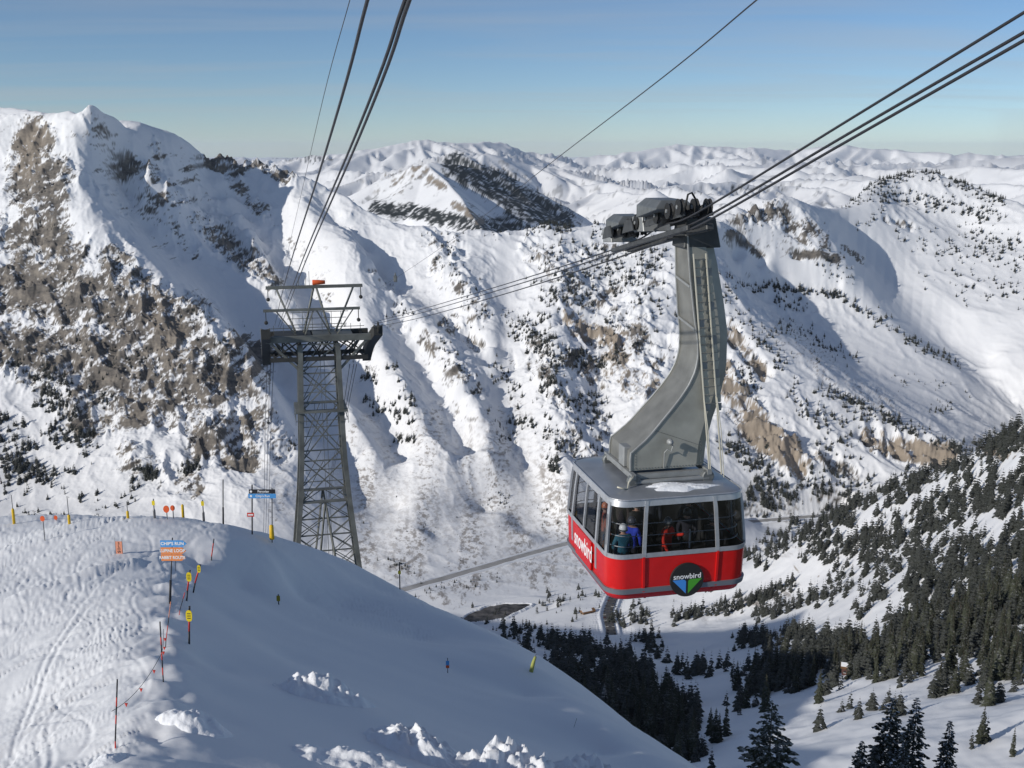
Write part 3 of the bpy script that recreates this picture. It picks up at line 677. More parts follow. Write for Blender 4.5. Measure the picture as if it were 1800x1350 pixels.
# ------------------------------------------------------------------ object helpers
class MB:
    """collects simple solids into one mesh"""
    def __init__(self): self.v = []; self.f = []
    def add(self, vs, fs):
        o = len(self.v); self.v += [tuple(map(float, p)) for p in vs]; self.f += [tuple(i + o for i in f) for f in fs]; return self
    def box(self, c, s, R=None):
        hx, hy, hz = s[0] / 2, s[1] / 2, s[2] / 2
        vs = [Vector((x, y, z)) for x in (-hx, hx) for y in (-hy, hy) for z in (-hz, hz)]
        if R is not None: vs = [R @ v for v in vs]
        vs = [v + Vector(c) for v in vs]
        return self.add(vs, [(0, 1, 3, 2), (4, 6, 7, 5), (0, 4, 5, 1), (2, 3, 7, 6), (0, 2, 6, 4), (1, 5, 7, 3)])
    def bar(self, p, q, w, h=None, up=(0, 0, 1)):
        p, q = Vector(p), Vector(q); d = q - p; L = d.length
        if L < 1e-6: return self
        y = d / L; u = Vector(up)
        x = y.cross(u)
        if x.length < 1e-3: x = y.cross(Vector((1, 0, 0)))
        x.normalize(); z = x.cross(y)
        R = Matrix((x, y, z)).transposed()
        return self.box((p + q) / 2, (w, L, h or w), R)
    def tube(self, pts, r, n=8, cap=True, r1=None):
        pts = [Vector(p) for p in pts]; m = len(pts); o = len(self.v); vs = []
        t0 = (pts[1] - pts[0]).normalized()
        x = t0.cross(Vector((0, 0, 1)))
        if x.length < 1e-3: x = Vector((1, 0, 0))
        x.normalize()
        for i, p in enumerate(pts):
            t = (pts[min(i + 1, m - 1)] - pts[max(i - 1, 0)]).normalized()
            x = (x - t * x.dot(t)).normalized(); y = t.cross(x)
            rr = r if r1 is None else r + (r1 - r) * i / (m - 1)
            vs += [p + (x * math.cos(a) + y * math.sin(a)) * rr for a in [2 * math.pi * k / n for k in range(n)]]
        fs = [(i * n + k, i * n + (k + 1) % n, (i + 1) * n + (k + 1) % n, (i + 1) * n + k) for i in range(m - 1) for k in range(n)]
        if cap: fs += [tuple(range(n))[::-1], tuple((m - 1) * n + k for k in range(n))]
        return self.add(vs, fs)
    def lathe(self, prof, n=16, c=(0, 0, 0), axis='Z'):
        vs = []
        for r, z in prof:
            for k in range(n):
                a = 2 * math.pi * k / n; p = (r * math.cos(a), r * math.sin(a), z)
                if axis == 'Y': p = (p[0], p[2], p[1])
                if axis == 'X': p = (p[2], p[0], p[1])
                vs.append((p[0] + c[0], p[1] + c[1], p[2] + c[2]))
        m = len(prof)
        fs = [(i * n + k, i * n + (k + 1) % n, (i + 1) * n + (k + 1) % n, (i + 1) * n + k) for i in range(m - 1) for k in range(n)]
        fs += [tuple(range(n))[::-1], tuple((m - 1) * n + k for k in range(n))]
        return self.add(vs, fs)
    def prism(self, poly, y0, y1, fn=None):
        """polygon in x,z extruded along y (fn maps (x,y,z) if given)"""
        n = len(poly); vs = [(x, y0, z) for x, z in poly] + [(x, y1, z) for x, z in poly]
        if fn: vs = [fn(*v) for v in vs]
        fs = [tuple(range(n)), tuple(range(2 * n - 1, n - 1, -1))] + [(k, (k + 1) % n, n + (k + 1) % n, n + k) for k in range(n)]
        return self.add(vs, fs)
    def build(self, name, mat, parent=None, smooth=False, bevel=0.0, fix=True):
        me = bpy.data.meshes.new(name)
        me.from_pydata(self.v, [], self.f); me.update()
        if fix or bevel:
            bm = bmesh.new(); bm.from_mesh(me)
            if fix: bmesh.ops.recalc_face_normals(bm, faces=bm.faces)
            if bevel: bmesh.ops.bevel(bm, geom=[e for e in bm.edges if e.is_manifold and e.calc_face_angle(0) > 0.5], offset=bevel, segments=1, affect='EDGES', profile=0.5)
            bm.to_mesh(me); bm.free()
        if smooth:
            for p in me.polygons: p.use_smooth = True
        if mat: me.materials.append(mat)
        ob = bpy.data.objects.new(name, me); COL.objects.link(ob)
        if parent: ob.parent = parent
        return ob

def tag(o, label=None, cat=None, group=None, kind=None):
    if label: o['label'] = label
    if cat: o['category'] = cat
    if group: o['group'] = group
    if kind: o['kind'] = kind
    return o
def thing(name, label, cat, loc=(0, 0, 0), rotz=0.0, group=None):
    o = bpy.data.objects.new(name, None); COL.objects.link(o)
    o.empty_display_size = 0.3; o.location = tuple(map(float, loc)); o.rotation_euler = (0, 0, rotz)
    return tag(o, label, cat, group)
def text_mesh(txt, size, mat, name, parent, matrix, extrude=0.004, bold=0.0, align='CENTER'):
    cu = bpy.data.curves.new(name + '_curve', 'FONT'); cu.body = txt; cu.size = size; cu.align_x = align; cu.align_y = 'CENTER'
    cu.extrude = extrude; cu.offset = bold; cu.resolution_u = 4
    ob = bpy.data.objects.new('tmp_text', cu); COL.objects.link(ob)
    dg = bpy.context.evaluated_depsgraph_get()
    me = bpy.data.meshes.new_from_object(ob.evaluated_get(dg)); me.name = name
    bpy.data.objects.remove(ob); bpy.data.curves.remove(cu)
    me.transform(matrix)
    me.materials.clear(); me.materials.append(mat)
    o = bpy.data.objects.new(name, me); COL.objects.link(o)
    if parent: o.parent = parent
    return o
def glass_material(name, tint, rough=0.02):
    m = bpy.data.materials.new(name); m.use_nodes = True; nt = m.node_tree; nt.nodes.clear()
    out = nt.nodes.new('ShaderNodeOutputMaterial'); mix = nt.nodes.new('ShaderNodeMixShader')
    tr = nt.nodes.new('ShaderNodeBsdfTransparent'); tr.inputs['Color'].default_value = (*tint, 1)
    gl = nt.nodes.new('ShaderNodeBsdfGlossy'); gl.inputs['Roughness'].default_value = rough
    fr = nt.nodes.new('ShaderNodeFresnel'); fr.inputs['IOR'].default_value = 1.5
    nt.links.new(fr.outputs[0], mix.inputs[0]); nt.links.new(tr.outputs[0], mix.inputs[1]); nt.links.new(gl.outputs[0], mix.inputs[2])
    nt.links.new(mix.outputs[0], out.inputs['Surface']); return m

M_RED = principled('red_paint', (0.62, 0.013, 0.012), 0.25, 0, 0.5, noise=0.06, nscale=3)
M_SILVER = principled('brushed_aluminium', (0.50, 0.51, 0.53), 0.38, 0.55, 0.5, noise=0.10, nscale=6)
M_ROOF = principled('roof_sheet', (0.30, 0.32, 0.35), 0.35, 0.45, 0.5, noise=0.12, nscale=1.5)
M_BAND = principled('grey_bumper', (0.22, 0.23, 0.25), 0.4, 0.3)
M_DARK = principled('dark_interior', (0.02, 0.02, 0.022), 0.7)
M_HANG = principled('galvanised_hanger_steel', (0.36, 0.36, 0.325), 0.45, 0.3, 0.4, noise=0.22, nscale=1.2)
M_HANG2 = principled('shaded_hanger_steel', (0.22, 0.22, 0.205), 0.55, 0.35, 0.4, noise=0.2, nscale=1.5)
M_PALE = principled('pale_ladder_steel', (0.52, 0.50, 0.42), 0.5, 0.2)
M_MACH = principled('machine_grey', (0.17, 0.18, 0.18), 0.5, 0.4, 0.4, noise=0.2, nscale=3)
M_MACHD = principled('machine_dark_grey', (0.07, 0.073, 0.075), 0.5, 0.4, 0.4, noise=0.3, nscale=3)
M_MACHL = principled('machine_light_grey', (0.30, 0.31, 0.31), 0.5, 0.3, 0.4, noise=0.15, nscale=3)
M_BLACK = principled('black_rubber', (0.02, 0.02, 0.02), 0.6)
M_WHITE = principled('white_print', (0.85, 0.85, 0.85), 0.5)
M_BLUE = principled('blue_print', (0.06, 0.27, 0.72), 0.5)
M_GREEN = principled('green_print', (0.07, 0.34, 0.03), 0.5)
M_GLASS = glass_material('tinted_glass', (0.74, 0.76, 0.78))
M_SNOW = principled('clean_snow', (0.82, 0.84, 0.87), 0.75, 0, 0.15, bump=0.5, nscale=9)

# ------------------------------------------------------------------ the aerial tram car
TYAW = math.radians(13.1)
T_O = np.array([4.5, 32.88, -13.01])
tram = thing('tram_car', 'red and silver aerial tram cabin hanging from a grey arm above the valley', 'tram car', T_O, TYAW)
HW, HL = 2.25, 2.44
def prof(z):   # inset of the shell at height z (belt is widest)
    return float(np.interp(z, [-0.24, -0.16, 0.1, 1.2, 1.3, 2.55, 2.75, 2.9, 2.98], [0.30, 0.12, 0.03, 0.0, 0.0, 0.10, 0.13, 0.16, 0.30]))
NSIDE, NARC = 10, 9
def ring(z, extra=0.0):
    """rounded rectangle at height z, starting on the left flank at the back and running to the front, right and rear; returns list of (x,y)"""
    i = prof(z) - extra; hw, hl, r = HW - i, HL - i, 0.56
    pts = []
    corners = [(-hw + r, -hl + r, math.pi), (hw - r, -hl + r, 1.5 * math.pi), (hw - r, hl - r, 0), (-hw + r, hl - r, 0.5 * math.pi)]
    straight = [((-hw, hl - r), (-hw, -hl + r)), ((-hw + r, -hl), (hw - r, -hl)), ((hw, -hl + r), (hw, hl - r)), ((hw - r, hl), (-hw + r, hl))]
    for s in range(4):
        a, b = straight[s]
        pts += [(a[0] + (b[0] - a[0]) * k / NSIDE, a[1] + (b[1] - a[1]) * k / NSIDE) for k in range(NSIDE)]
        cx, cy, a0 = corners[s]
        pts += [(cx + r * math.cos(a0 + k / NARC * math.pi / 2), cy + r * math.sin(a0 + k / NARC * math.pi / 2)) for k in range(NARC)]
    return pts
NR = 4 * (NSIDE + NARC)
def shell(zs, extra=0.0, cap0=False, cap1=False):
    mb = MB(); vs = []
    for z in zs: vs += [(x, y, z) for x, y in ring(z, extra)]
    fs = [(i * NR + k, i * NR + (k + 1) % NR, (i + 1) * NR + (k + 1) % NR, (i + 1) * NR + k) for i in range(len(zs) - 1) for k in range(NR)]
    if cap0: fs.append(tuple(range(NR))[::-1])
    if cap1: fs.append(tuple((len(zs) - 1) * NR + k for k in range(NR)))
    return mb.add(vs, fs)
shell([-0.24, -0.16, 0.0, 0.2, 0.4, 0.7, 1.0, 1.16], cap0=True).build('lower_body', M_RED, tram, smooth=True)
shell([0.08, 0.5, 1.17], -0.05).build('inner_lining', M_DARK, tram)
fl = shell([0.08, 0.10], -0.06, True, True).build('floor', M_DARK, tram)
def belt(z0, z1, out, name, mat, par):
    mb = MB(); vs = []
    for z, e in ((z0, 0), (z0, out), (z1, out), (z1, 0), ): vs += [(x, y, z) for x, y in ring(z, e)]
    fs = [(i * NR + k, i * NR + (k + 1) % NR, (i + 1) * NR + (k + 1) % NR, (i + 1) * NR + k) for i in range(3) for k in range(NR)]
    return mb.add(vs, fs).build(name, mat, par)
belt(0.04, 0.20, 0.05, 'bumper_band', M_BAND, tram)
belt(1.16, 1.30, 0.02, 'window_sill', M_SILVER, tram)
shell([2.72, 2.80, 2.90], 0.012).build('upper_frame', M_SILVER, tram, smooth=True)
# roof with slight camber and rounded edge
rf = MB(); vs = []
RZ = [(2.90, 0.02), (2.94, 0.015), (2.97, 0.0)]
for z, e in RZ: vs += [(x, y, z) for x, y in ring(min(z, 2.97), e)]
for t in (0.8, 0.55, 0.3, 0.08):
    vs += [(x * t, y * t, 2.97 + 0.13 * (1 - t * t)) for x, y in ring(2.97, 0)]
nz = len(RZ) + 4
fs = [(i * NR + k, i * NR + (k + 1) % NR, (i + 1) * NR + (k + 1) % NR, (i + 1) * NR + k) for i in range(nz - 1) for k in range(NR)] + [tuple((nz - 1) * NR + k for k in range(NR))]
rf.add(vs, fs).build('roof', M_ROOF, tram, smooth=True)
MB().tube([(x, y, 2.93) for x, y in ring(2.90, 0.03)] + [(*ring(2.90, 0.03)[0], 2.93)], 0.022, 6).build('roof_gutter', M_SILVER, tram)
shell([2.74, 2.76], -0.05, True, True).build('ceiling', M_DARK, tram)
# window panes between posts; index along the ring: 0..18 left flank + front-left corner, 19..37 front + right corner, 38..56 right, 57..75 rear
def pane(i0, i1, z0=1.28, z1=2.74):
    mb = MB(); vs = []; zs = np.linspace(z0, z1, 5)
    idx = list(range(i0, i1 + 1))
    for z in zs:
        R = ring(z, -0.025); vs += [(*R[i % NR], z) for i in idx]
    n = len(idx)
    fs = [(a * n + k, a * n + k + 1, (a + 1) * n + k + 1, (a + 1) * n + k) for a in range(len(zs) - 1) for k in range(n - 1)]
    return mb.add(vs, fs).build('window_pane', M_GLASS, tram, smooth=True, fix=False)
def post(i, w=0.11, z0=1.2, z1=2.76, out=0.03, name='window_post', mat=None):
    mb = MB(); zs = np.linspace(z0, z1, 6)
    P = []
    for z in zs:
        R = ring(z, out); i0 = int(math.floor(i)) % NR; fr = i - math.floor(i)
        a = np.array(R[i0]); b = np.array(R[(i0 + 1) % NR]); P.append(((a + (b - a) * fr)[0], (a + (b - a) * fr)[1], z))
    R = ring(1.5); i0 = int(math.floor(i)) % NR; t = np.array(R[(i0 + 1) % NR]) - np.array(R[i0]); t /= np.linalg.norm(t)
    nvec = np.array([t[1], -t[0]])
    vs = []
    for p in P:
        for s, o in ((-1, 0), (1, 0), (1, -0.07), (-1, -0.07)):
            vs.append((p[0] + t[0] * s * w / 2 + nvec[0] * o, p[1] + t[1] * s * w / 2 + nvec[1] * o, p[2]))
    fs = [(a * 4 + k, a * 4 + (k + 1) % 4, (a + 1) * 4 + (k + 1) % 4, (a + 1) * 4 + k) for a in range(5) for k in range(4)] + [(3, 2, 1, 0), (20, 21, 22, 23)]
    return mb.add(vs, fs).build(name, mat or M_SILVER, tram)
S1 = NSIDE + NARC
for base in (0, 2 * S1):                # flanks: four tall panes
    cuts = [-1.5, 1.3, 4.6, 8.0, 11.6] if base == 0 else [-1.6, 2.0, 5.4, 8.7, 11.5]
    for a, b in zip(cuts[:-1], cuts[1:]): pane(base + int(math.ceil(a)) - 1 + NR, base + int(math.floor(b)) + 1 + NR)
    for c in cuts: post(base + c + NR, 0.13 if c in (1.3, 8.0, 2.0, 8.7) else 0.09, 0.42 if c in (1.3, 8.0, 2.0, 8.7) else 1.2)
for base in (S1, 3 * S1):               # ends: wide centre pane and curved corner panes
    pane(base - 7, base + 2); pane(base + 2, base + 8); pane(base + 8, base + NSIDE + 7)
    for c in (base + 1.6, base + 8.4):
        post(c, 0.11, 1.2, 2.88)
        post(c, 0.07, -0.2, 1.18, 0.045, 'body_rib', M_RED)
    post(base - 7.2, 0.12, 1.2, 2.80)
# guard rails behind the end windows
for k, z in enumerate((1.46, 1.78, 2.14)):
    for base in (S1, 3 * S1):
        R = ring(z, -0.16); MB().tube([(*R[i % NR], z) for i in range(base - 7, base + NSIDE + 8)], 0.016, 5).build('guard_rail', M_SILVER, tram)
MB().box((0.35, -HL + 0.24, 1.55), (0.05, 0.05, 0.6)).build('rail_stanchion', M_SILVER, tram)
# emblem on the near end
EY = -HL - 0.07
def disc(r, y0, y1, c): 
    return MB().prism([(c[0] + r * math.cos(a), c[1] + r * math.sin(a)) for a in np.linspace(0, 2 * math.pi, 41)[:-1]], y0, y1)
emb = disc(0.53, -HL + 0.02, EY, (0.20, 0.36)).build('emblem_disc', M_BLACK, tram)
RX = Matrix.Rotation(math.pi / 2, 4, 'X')
text_mesh('snowbird', 0.235, M_WHITE, 'emblem_lettering', emb, Matrix.Translation((0.20, EY - 0.004, 0.475)) @ RX, bold=0.002)
def wing(sx):
    q = [(0.035, -0.36)] + [(0.035, 0.02)] + [(0.035 + 0.10 * (1 - math.cos(a)), 0.02 + 0.09 * math.sin(a)) for a in np.linspace(0.2, math.pi / 2, 5)] + [(0.47, 0.11)]
    return [(0.20 + sx * x, 0.275 + z * 0.95) for x, z in q]
MB().prism(wing(-1), EY - 0.004, EY + 0.01).build('emblem_wing', M_BLUE, emb)
MB().prism(wing(1), EY - 0.004, EY + 0.01).build('emblem_wing', M_GREEN, emb)
# doors on the flanks with big lettering
for sx in (-1, 1):
    mb = MB(); x = sx * (HW + 0.035)
    mb.box((x, 0.02, 0.68), (0.05, 1.62, 0.94)); d = mb.build('door_panel', M_RED, tram, bevel=0.01)
    rot = Matrix.Rotation(math.pi / 2, 4, 'X')
    mt = Matrix.Translation((sx * (HW + 0.066), 0.0, 0.74)) @ Matrix.Rotation(sx * math.pi / 2, 4, 'Z') @ rot
    text_mesh('snowbird', 0.66, M_WHITE, 'door_lettering', d, mt @ Matrix.Scale(0.76, 4, (1, 0, 0)) @ Matrix.Scale(1.15, 4, (0, 1, 0)), bold=0.006)
# hanger: two shaped plates joined by a curved web
LZ = [3.42, 3.95, 4.40, 4.85, 5.27, 5.65, 6.0, 6.4, 6.8, 7.3, 8.05, 9.2, 10.5]
LX = [-1.15, -1.15, -0.58, -0.18, 0.20, 0.52, 0.76, 0.95, 1.03, 1.02, 0.90, 0.76, 0.66]
RZs = [3.42, 4.1, 4.9, 5.5, 6.4, 7.5, 8.4, 9.6, 10.5]
RXs = [1.32, 1.39, 1.62, 1.85, 2.05, 2.08, 1.95, 1.72, 1.50]
def hd(z): return float(np.interp(z, [3.4, 10.5], [1.0, 0.46]))
zz = np.linspace(3.42, 10.5, 40)
for sy in (-1, 1):
    vs = []
    for z in zz:
        l, r = float(np.interp(z, LZ, LX)), float(np.interp(z, RZs, RXs)); y = sy * hd(z)
        m = r - 0.34
        vs += [(l, y, z), (m, y, z), (m + 0.03, y - sy * 0.10, z), (r, y - sy * 0.22, z)]
    fs = [(i * 4 + k, i * 4 + k + 1, (i + 1) * 4 + k + 1, (i + 1) * 4 + k) for i in range(39) for k in range(3)]
    pl = MB().add(vs, fs).build('hanger_plate', M_HANG, tram, fix=False)
    md = pl.modifiers.new('thickness', 'SOLIDIFY'); md.thickness = 0.025; md.offset = 0
    # edge flange and rivet lines
    ev = MB().tube([(float(np.interp(z, LZ, LX)), sy * (hd(z) + 0.02), z) for z in zz], 0.035, 6).build('edge_flange', M_MACHL, pl)
    rv = MB()
    for x in (-0.98, 1.15):
        for z in np.arange(3.5, 4.3 if x > 0 else 4.0, 0.09): rv.box((x, sy * (hd(z) + 0.02), z), (0.03, 0.02, 0.03))
    for x in np.arange(-1.05, 1.25, 0.10): rv.box((x, sy * (hd(3.46) + 0.02), 3.47), (0.03, 0.02, 0.03))
    tag(rv.build('rivet_row', M_MACH, pl), kind='stuff')
    MB().bar((-0.35, sy * (hd(4.6) + 0.016), 4.62), (1.28, sy * (hd(4.1) + 0.016), 4.02), 0.02, 0.012).build('plate_seam', M_MACH, pl)
vs = []
for z in zz:
    l = float(np.interp(z, LZ, LX)) + 0.03; vs += [(l, -hd(z), z), (l, hd(z), z)]
MB().add(vs, [(2 * i, 2 * i + 1, 2 * i + 3, 2 * i + 2) for i in range(39)]).build('hanger_web', M_HANG2, tram, fix=False)
vs = []
for z in zz:
    r = float(np.interp(z, RZs, RXs)) - 0.02; vs += [(r, -hd(z) + 0.22, z), (r, hd(z) - 0.22, z)]
MB().add(vs, [(2 * i, 2 * i + 1, 2 * i + 3, 2 * i + 2) for i in range(39)]).build('hanger_back_web', M_HANG2, tram, fix=False)
for z in (7.75, 9.05):
    MB().bar((float(np.interp(z, LZ, LX)) - 0.02, -hd(z) - 0.02, z - 0.1), (float(np.interp(z, LZ, LX)) - 0.02, hd(z) + 0.02, z + 0.1), 0.05, 0.07).build('web_stiffener', M_MACHL, tram)
# service ladder on the near plate
def lad(t, s):    # t 0 bottom .. 1 top
    z = 3.2 + t * (9.95 - 3.2)
    x = (1.33 + (0.80 - 1.33) * t) + s
    return (x, -hd(max(z, 3.45)) - 0.16 - 0.12 * (1 - t), z)
ld = MB()
for s in (0.0, 0.40): MB().tube([lad(t, s) for t in np.linspace(0, 1, 9)], 0.028, 6).build('ladder_rail', M_PALE, tram)
for k in range(18):
    t = 0.31 + k * 0.038
    MB().box((np.array(lad(t, 0.10)) + np.array(lad(t, 0.10))) / 2 + np.array([0.02, 0.05, 0.0]), (0.17, 0.02, 0.235)).build('ladder_plate', M_PALE if k % 5 else M_MACHL, tram)
    MB().box(np.array(lad(t, 0.49)) + np.array([0.0, 0.05, 0.0]), (0.15, 0.02, 0.235)).build('ladder_plate', M_PALE if k % 4 else M_MACHL, tram)
    MB().bar(lad(t + 0.018, 0), lad(t + 0.018, 0.40), 0.022).build('ladder_rung', M_MACH, tram)
# base frame and dampers on the roof
for x in (-1.15, 1.30): MB().bar((x, -1.35, 3.32), (x, 1.35, 3.32), 0.14, 0.16).build('base_beam', M_MACHL, tram)
for y in (-1.08, 1.08): MB().bar((-1.2, y, 3.26), (1.36, y, 3.26), 0.16, 0.16).build('base_beam', M_MACHL, tram)
for y in (-1.25, 1.25): MB().tube([(-1.1, y, 3.12), (1.3, y, 3.12)], 0.075, 10).build('damper_tube', M_MACHL, tram)
for x in (-1.12, 1.28):
    for y in (-1.22, 1.22):
        MB().lathe([(0.17, -0.10), (0.20, -0.07), (0.20, 0.07), (0.17, 0.10)], 14, (x, y, 3.16), 'Y').box((x, y, 3.03), (0.30, 0.16, 0.16)).build('pivot_foot', M_MACH, tram)
MB().box((-1.02, -0.35, 3.75), (0.42, 0.5, 0.62)).build('control_box', M_MACHL, tram, bevel=0.02)
lamp = MB().lathe([(0.02, -0.16), (0.085, -0.10), (0.10, 0.0), (0.105, 0.02)], 14, (0.05, -1.14, 4.30), 'Y').build('floodlight', M_MACHL, tram, smooth=True)
MB().tube([(-0.08, -1.05, 3.45), (-0.08, -1.06, 3.95), (0.0, -1.1, 4.06), (0.1, -1.14, 3.98), (0.16, -1.13, 4.15), (0.1, -1.12, 4.25)], 0.022, 6).build('conduit', M_MACHL, tram)
MB().tube([(-1.15, -1.35, 3.35), (-1.35, -1.45, 3.2), (-1.4, -1.5, 3.02), (-1.6, -1.6, 3.08), (-1.75, -1.55, 3.12)], 0.03, 6).build('vent_pipe', M_PALE, tram, smooth=True)
for x in (1.38, 1.80): MB().tube([(x, -1.3, 3.1), (x - 0.12, -1.2, 4.6), (x - 0.25, -1.1, 5.6)], 0.016, 5).build('stay_rod', M_PALE, tram)
# carriage on the track ropes
SLOPE = math.atan2(9.57 - 11.24, 10.09)
def cr(y, x=0.55, dz=0.0):    # point along the carriage axis
    return (x + y * 0.07, y, 10.92 - 0.03 + y * math.tan(SLOPE) + dz)
RC = Matrix.Rotation(SLOPE, 3, 'X')
MB().bar(cr(-2.3, 0.75, -0.40), cr(6.2, 0.75, -0.40), 0.22, 0.20).build('carriage_beam', M_MACHD, tram, bevel=0.03)
MB().bar(cr(-2.3, 0.10, -0.42), cr(6.2, 0.10, -0.42), 0.10, 0.16).build('carriage_beam', M_MACHD, tram, bevel=0.02)
MB().prism([(0.55, 10.1), (1.75, 10.1), (1.55, 11.0), (0.65, 11.0)], -0.5, 0.5).build('hanger_head', M_MACHD, tram, bevel=0.03)
for ky, yc in enumerate((-1.9, -0.9, 0.3, 1.3, 2.5, 3.4, 4.6, 5.6)):
    for x in (-0.05, 0.40, 0.80):
        w = MB().lathe([(0.10, -0.07), (0.24, -0.06), (0.20, 0.0), (0.24, 0.06), (0.10, 0.07)], 16, cr(yc, x, 0.20), 'X').build('track_wheel', M_BLACK, tram, smooth=False)
        MB().lathe([(0.06, -0.10), (0.06, 0.10)], 8, cr(yc, x, 0.20), 'X').build('wheel_hub', M_MACHL, w)
for yc in (-1.4, 0.8, 2.95, 5.1):
    for x in (-0.02, 0.40, 0.82):
        MB().prism([(-0.55, -0.05), (0.55, -0.05), (0.3, 0.34), (-0.3, 0.34)], -0.02, 0.02, lambda a, b, c, x=x, yc=yc: (x + b, cr(yc, 0)[1] + a, cr(yc + a, 0)[2] + c)).build('truck_plate', M_MACHD, tram)
def cover(y0, y1, x0, x1, h):
    e = 0.22
    vs = [(x0, y0, 0), (x1, y0, 0), (x1, y1, 0), (x0, y1, 0), (x0, y0, h * .55), (x1, y0, h * .55), (x1, y1, h * .55), (x0, y1, h * .55), (x0 + e, y0 + e, h), (x1 - e, y0 + e, h), (x1 - e, y1 - e, h), (x0 + e, y1 - e, h)]
    vs = [(x + y * 0.07, y, cr(y)[2] + z + 0.26) if z == 0 else (x + y * 0.07, y, cr((y0 + y1) / 2)[2] + z + 0.20) for x, y, z in vs]
    return MB().add(vs, [(0, 1, 5, 4), (1, 2, 6, 5), (2, 3, 7, 6), (3, 0, 4, 7), (4, 5, 9, 8), (5, 6, 10, 9), (6, 7, 11, 10), (7, 4, 8, 11), (8, 9, 10, 11), (3, 2, 1, 0)])
cover(-0.7, 1.4, -0.40, 0.85, 0.50).build('brake_housing', M_MACH, tram, bevel=0.015)
cover(3.8, 5.5, -0.35, 0.80, 0.48).build('brake_housing', M_MACH, tram, bevel=0.015)
for yc in (2.4, 6.5):
    MB().prism([(-0.55, -0.15), (0.45, -0.05), (0.60, 0.45), (-0.35, 0.40)], -0.45, 0.50, lambda a, b, c, yc=yc: (0.40 + b + yc * 0.07, yc + a, cr(yc + a)[2] + c)).build('rope_guard', M_MACHL, tram, bevel=0.02)
for yc in (-2.2, 2.0, 3.2, 6.9):
    MB().tube([cr(yc, 0.0, 0.1), cr(yc - 0.1, 0.05, 0.5), cr(yc + 0.3, 0.3, 0.6), cr(yc + 0.4, 0.6, 0.2)], 0.03, 6).build('hydraulic_hose', M_BLACK, tram, smooth=True)
# the patch of old snow lying on the roof
def snow_patch():
    n = 46; random.seed(4); vs = []; rows = 9
    for i in range(n):
        a = 2 * math.pi * i / n
        r = 1 + 0.22 * math.sin(3 * a + 1) + 0.12 * math.sin(7 * a) + random.uniform(-0.06, 0.06)
        for j in range(rows):
            t = (j + 1) / rows
            x = 0.25 + 1.12 * r * t * math.cos(a); y = -1.68 + 0.30 * r * t * math.sin(a) - 0.10 * math.cos(a)
            rr = math.hypot(x / 2, y / 2.2)
            base = 2.97 + 0.13 * max(0, 1 - rr * rr)
            vs.append((x, y, base - 0.012 + (0.085 + random.uniform(0, 0.03)) * (1 - t ** 4)))
    vs.append((0.25, -1.68, 3.12))
    c = len(vs) - 1
    fs = [(c, i * rows, ((i + 1) % n) * rows) for i in range(n)] + [(i * rows + j, i * rows + j + 1, ((i + 1) % n) * rows + j + 1, ((i + 1) % n) * rows + j) for i in range(n) for j in range(rows - 1)]
    return MB().add(vs, fs)
sp = snow_patch().build('snow_patch', M_SNOW, None, smooth=True)
sp.location = T_O; sp.rotation_euler = (0, 0, TYAW)
tag(sp, 'thin crusty patch of old snow lying on the tram roof', 'snow')

# ------------------------------------------------------------------ passengers
def person_mesh(arm=0.0):
    J = {'pelvis': (0, 0, .95), 'waist': (0, 0, 1.10), 'chest': (0, .01, 1.34), 'neck': (0, 0, 1.50), 'head': (0, -.02, 1.62), 'crown': (0, -.01, 1.73)}
    R = {'pelvis': .165, 'waist': .155, 'chest': .19, 'neck': .065, 'head': .095, 'crown': .08}
    E = [('pelvis', 'waist'), ('waist', 'chest'), ('chest', 'neck'), ('neck', 'head'), ('head', 'crown')]
    for s, n in ((-1, 'l'), (1, 'r')):
        fy = -0.28 if n == 'r' and arm else -0.05
        fz = 1.30 if n == 'r' and arm else 0.86
        J.update({'sh' + n: (s * .20, 0, 1.42), 'el' + n: (s * .29, -0.04, 1.14 + (0.05 if fz > 1 else 0)), 'wr' + n: (s * .24, fy - 0.12, fz), 'ha' + n: (s * .22, fy - 0.17, fz - (0.07 if fz < 1 else -0.05)),
                  'hip' + n: (s * .10, 0, .86), 'kn' + n: (s * .12, -.03, .48), 'an' + n: (s * .13, .02, .10), 'to' + n: (s * .15, -.17, .05)})
        R.update({'sh' + n: .095, 'el' + n: .07, 'wr' + n: .055, 'ha' + n: .05, 'hip' + n: .12, 'kn' + n: .085, 'an' + n: .075, 'to' + n: .06})
        E += [('chest', 'sh' + n), ('sh' + n, 'el' + n), ('el' + n, 'wr' + n), ('wr' + n, 'ha' + n), ('pelvis', 'hip' + n), ('hip' + n, 'kn' + n), ('kn' + n, 'an' + n), ('an' + n, 'to' + n)]
    keys = list(J); me = bpy.data.meshes.new('body'); me.from_pydata([J[k] for k in keys], [(keys.index(a), keys.index(b)) for a, b in E], [])
    ob = bpy.data.objects.new('tmp_body', me); COL.objects.link(ob)
    sk = ob.modifiers.new('skin', 'SKIN'); sk.use_smooth_shade = True
    for i, k in enumerate(keys):
        sv = me.skin_vertices[0].data[i]; sv.radius = (R[k], R[k] * (0.75 if k in ('pelvis', 'waist', 'chest') else 1)); sv.use_root = (k == 'pelvis')
    ob.modifiers.new('sub', 'SUBSURF').levels = 1
    dg = bpy.context.evaluated_depsgraph_get(); out = bpy.data.meshes.new_from_object(ob.evaluated_get(dg)); out.name = 'skier_body'
    bpy.data.objects.remove(ob)
    for _ in range(3): out.materials.append(None)
    for p in out.polygons:
        z = p.center.z; p.material_index = 2 if z > 1.50 else (0 if z > 0.90 or abs(p.center.x) > 0.23 else 1); p.use_smooth = True
    return out
BODY = [person_mesh(0), person_mesh(1)]
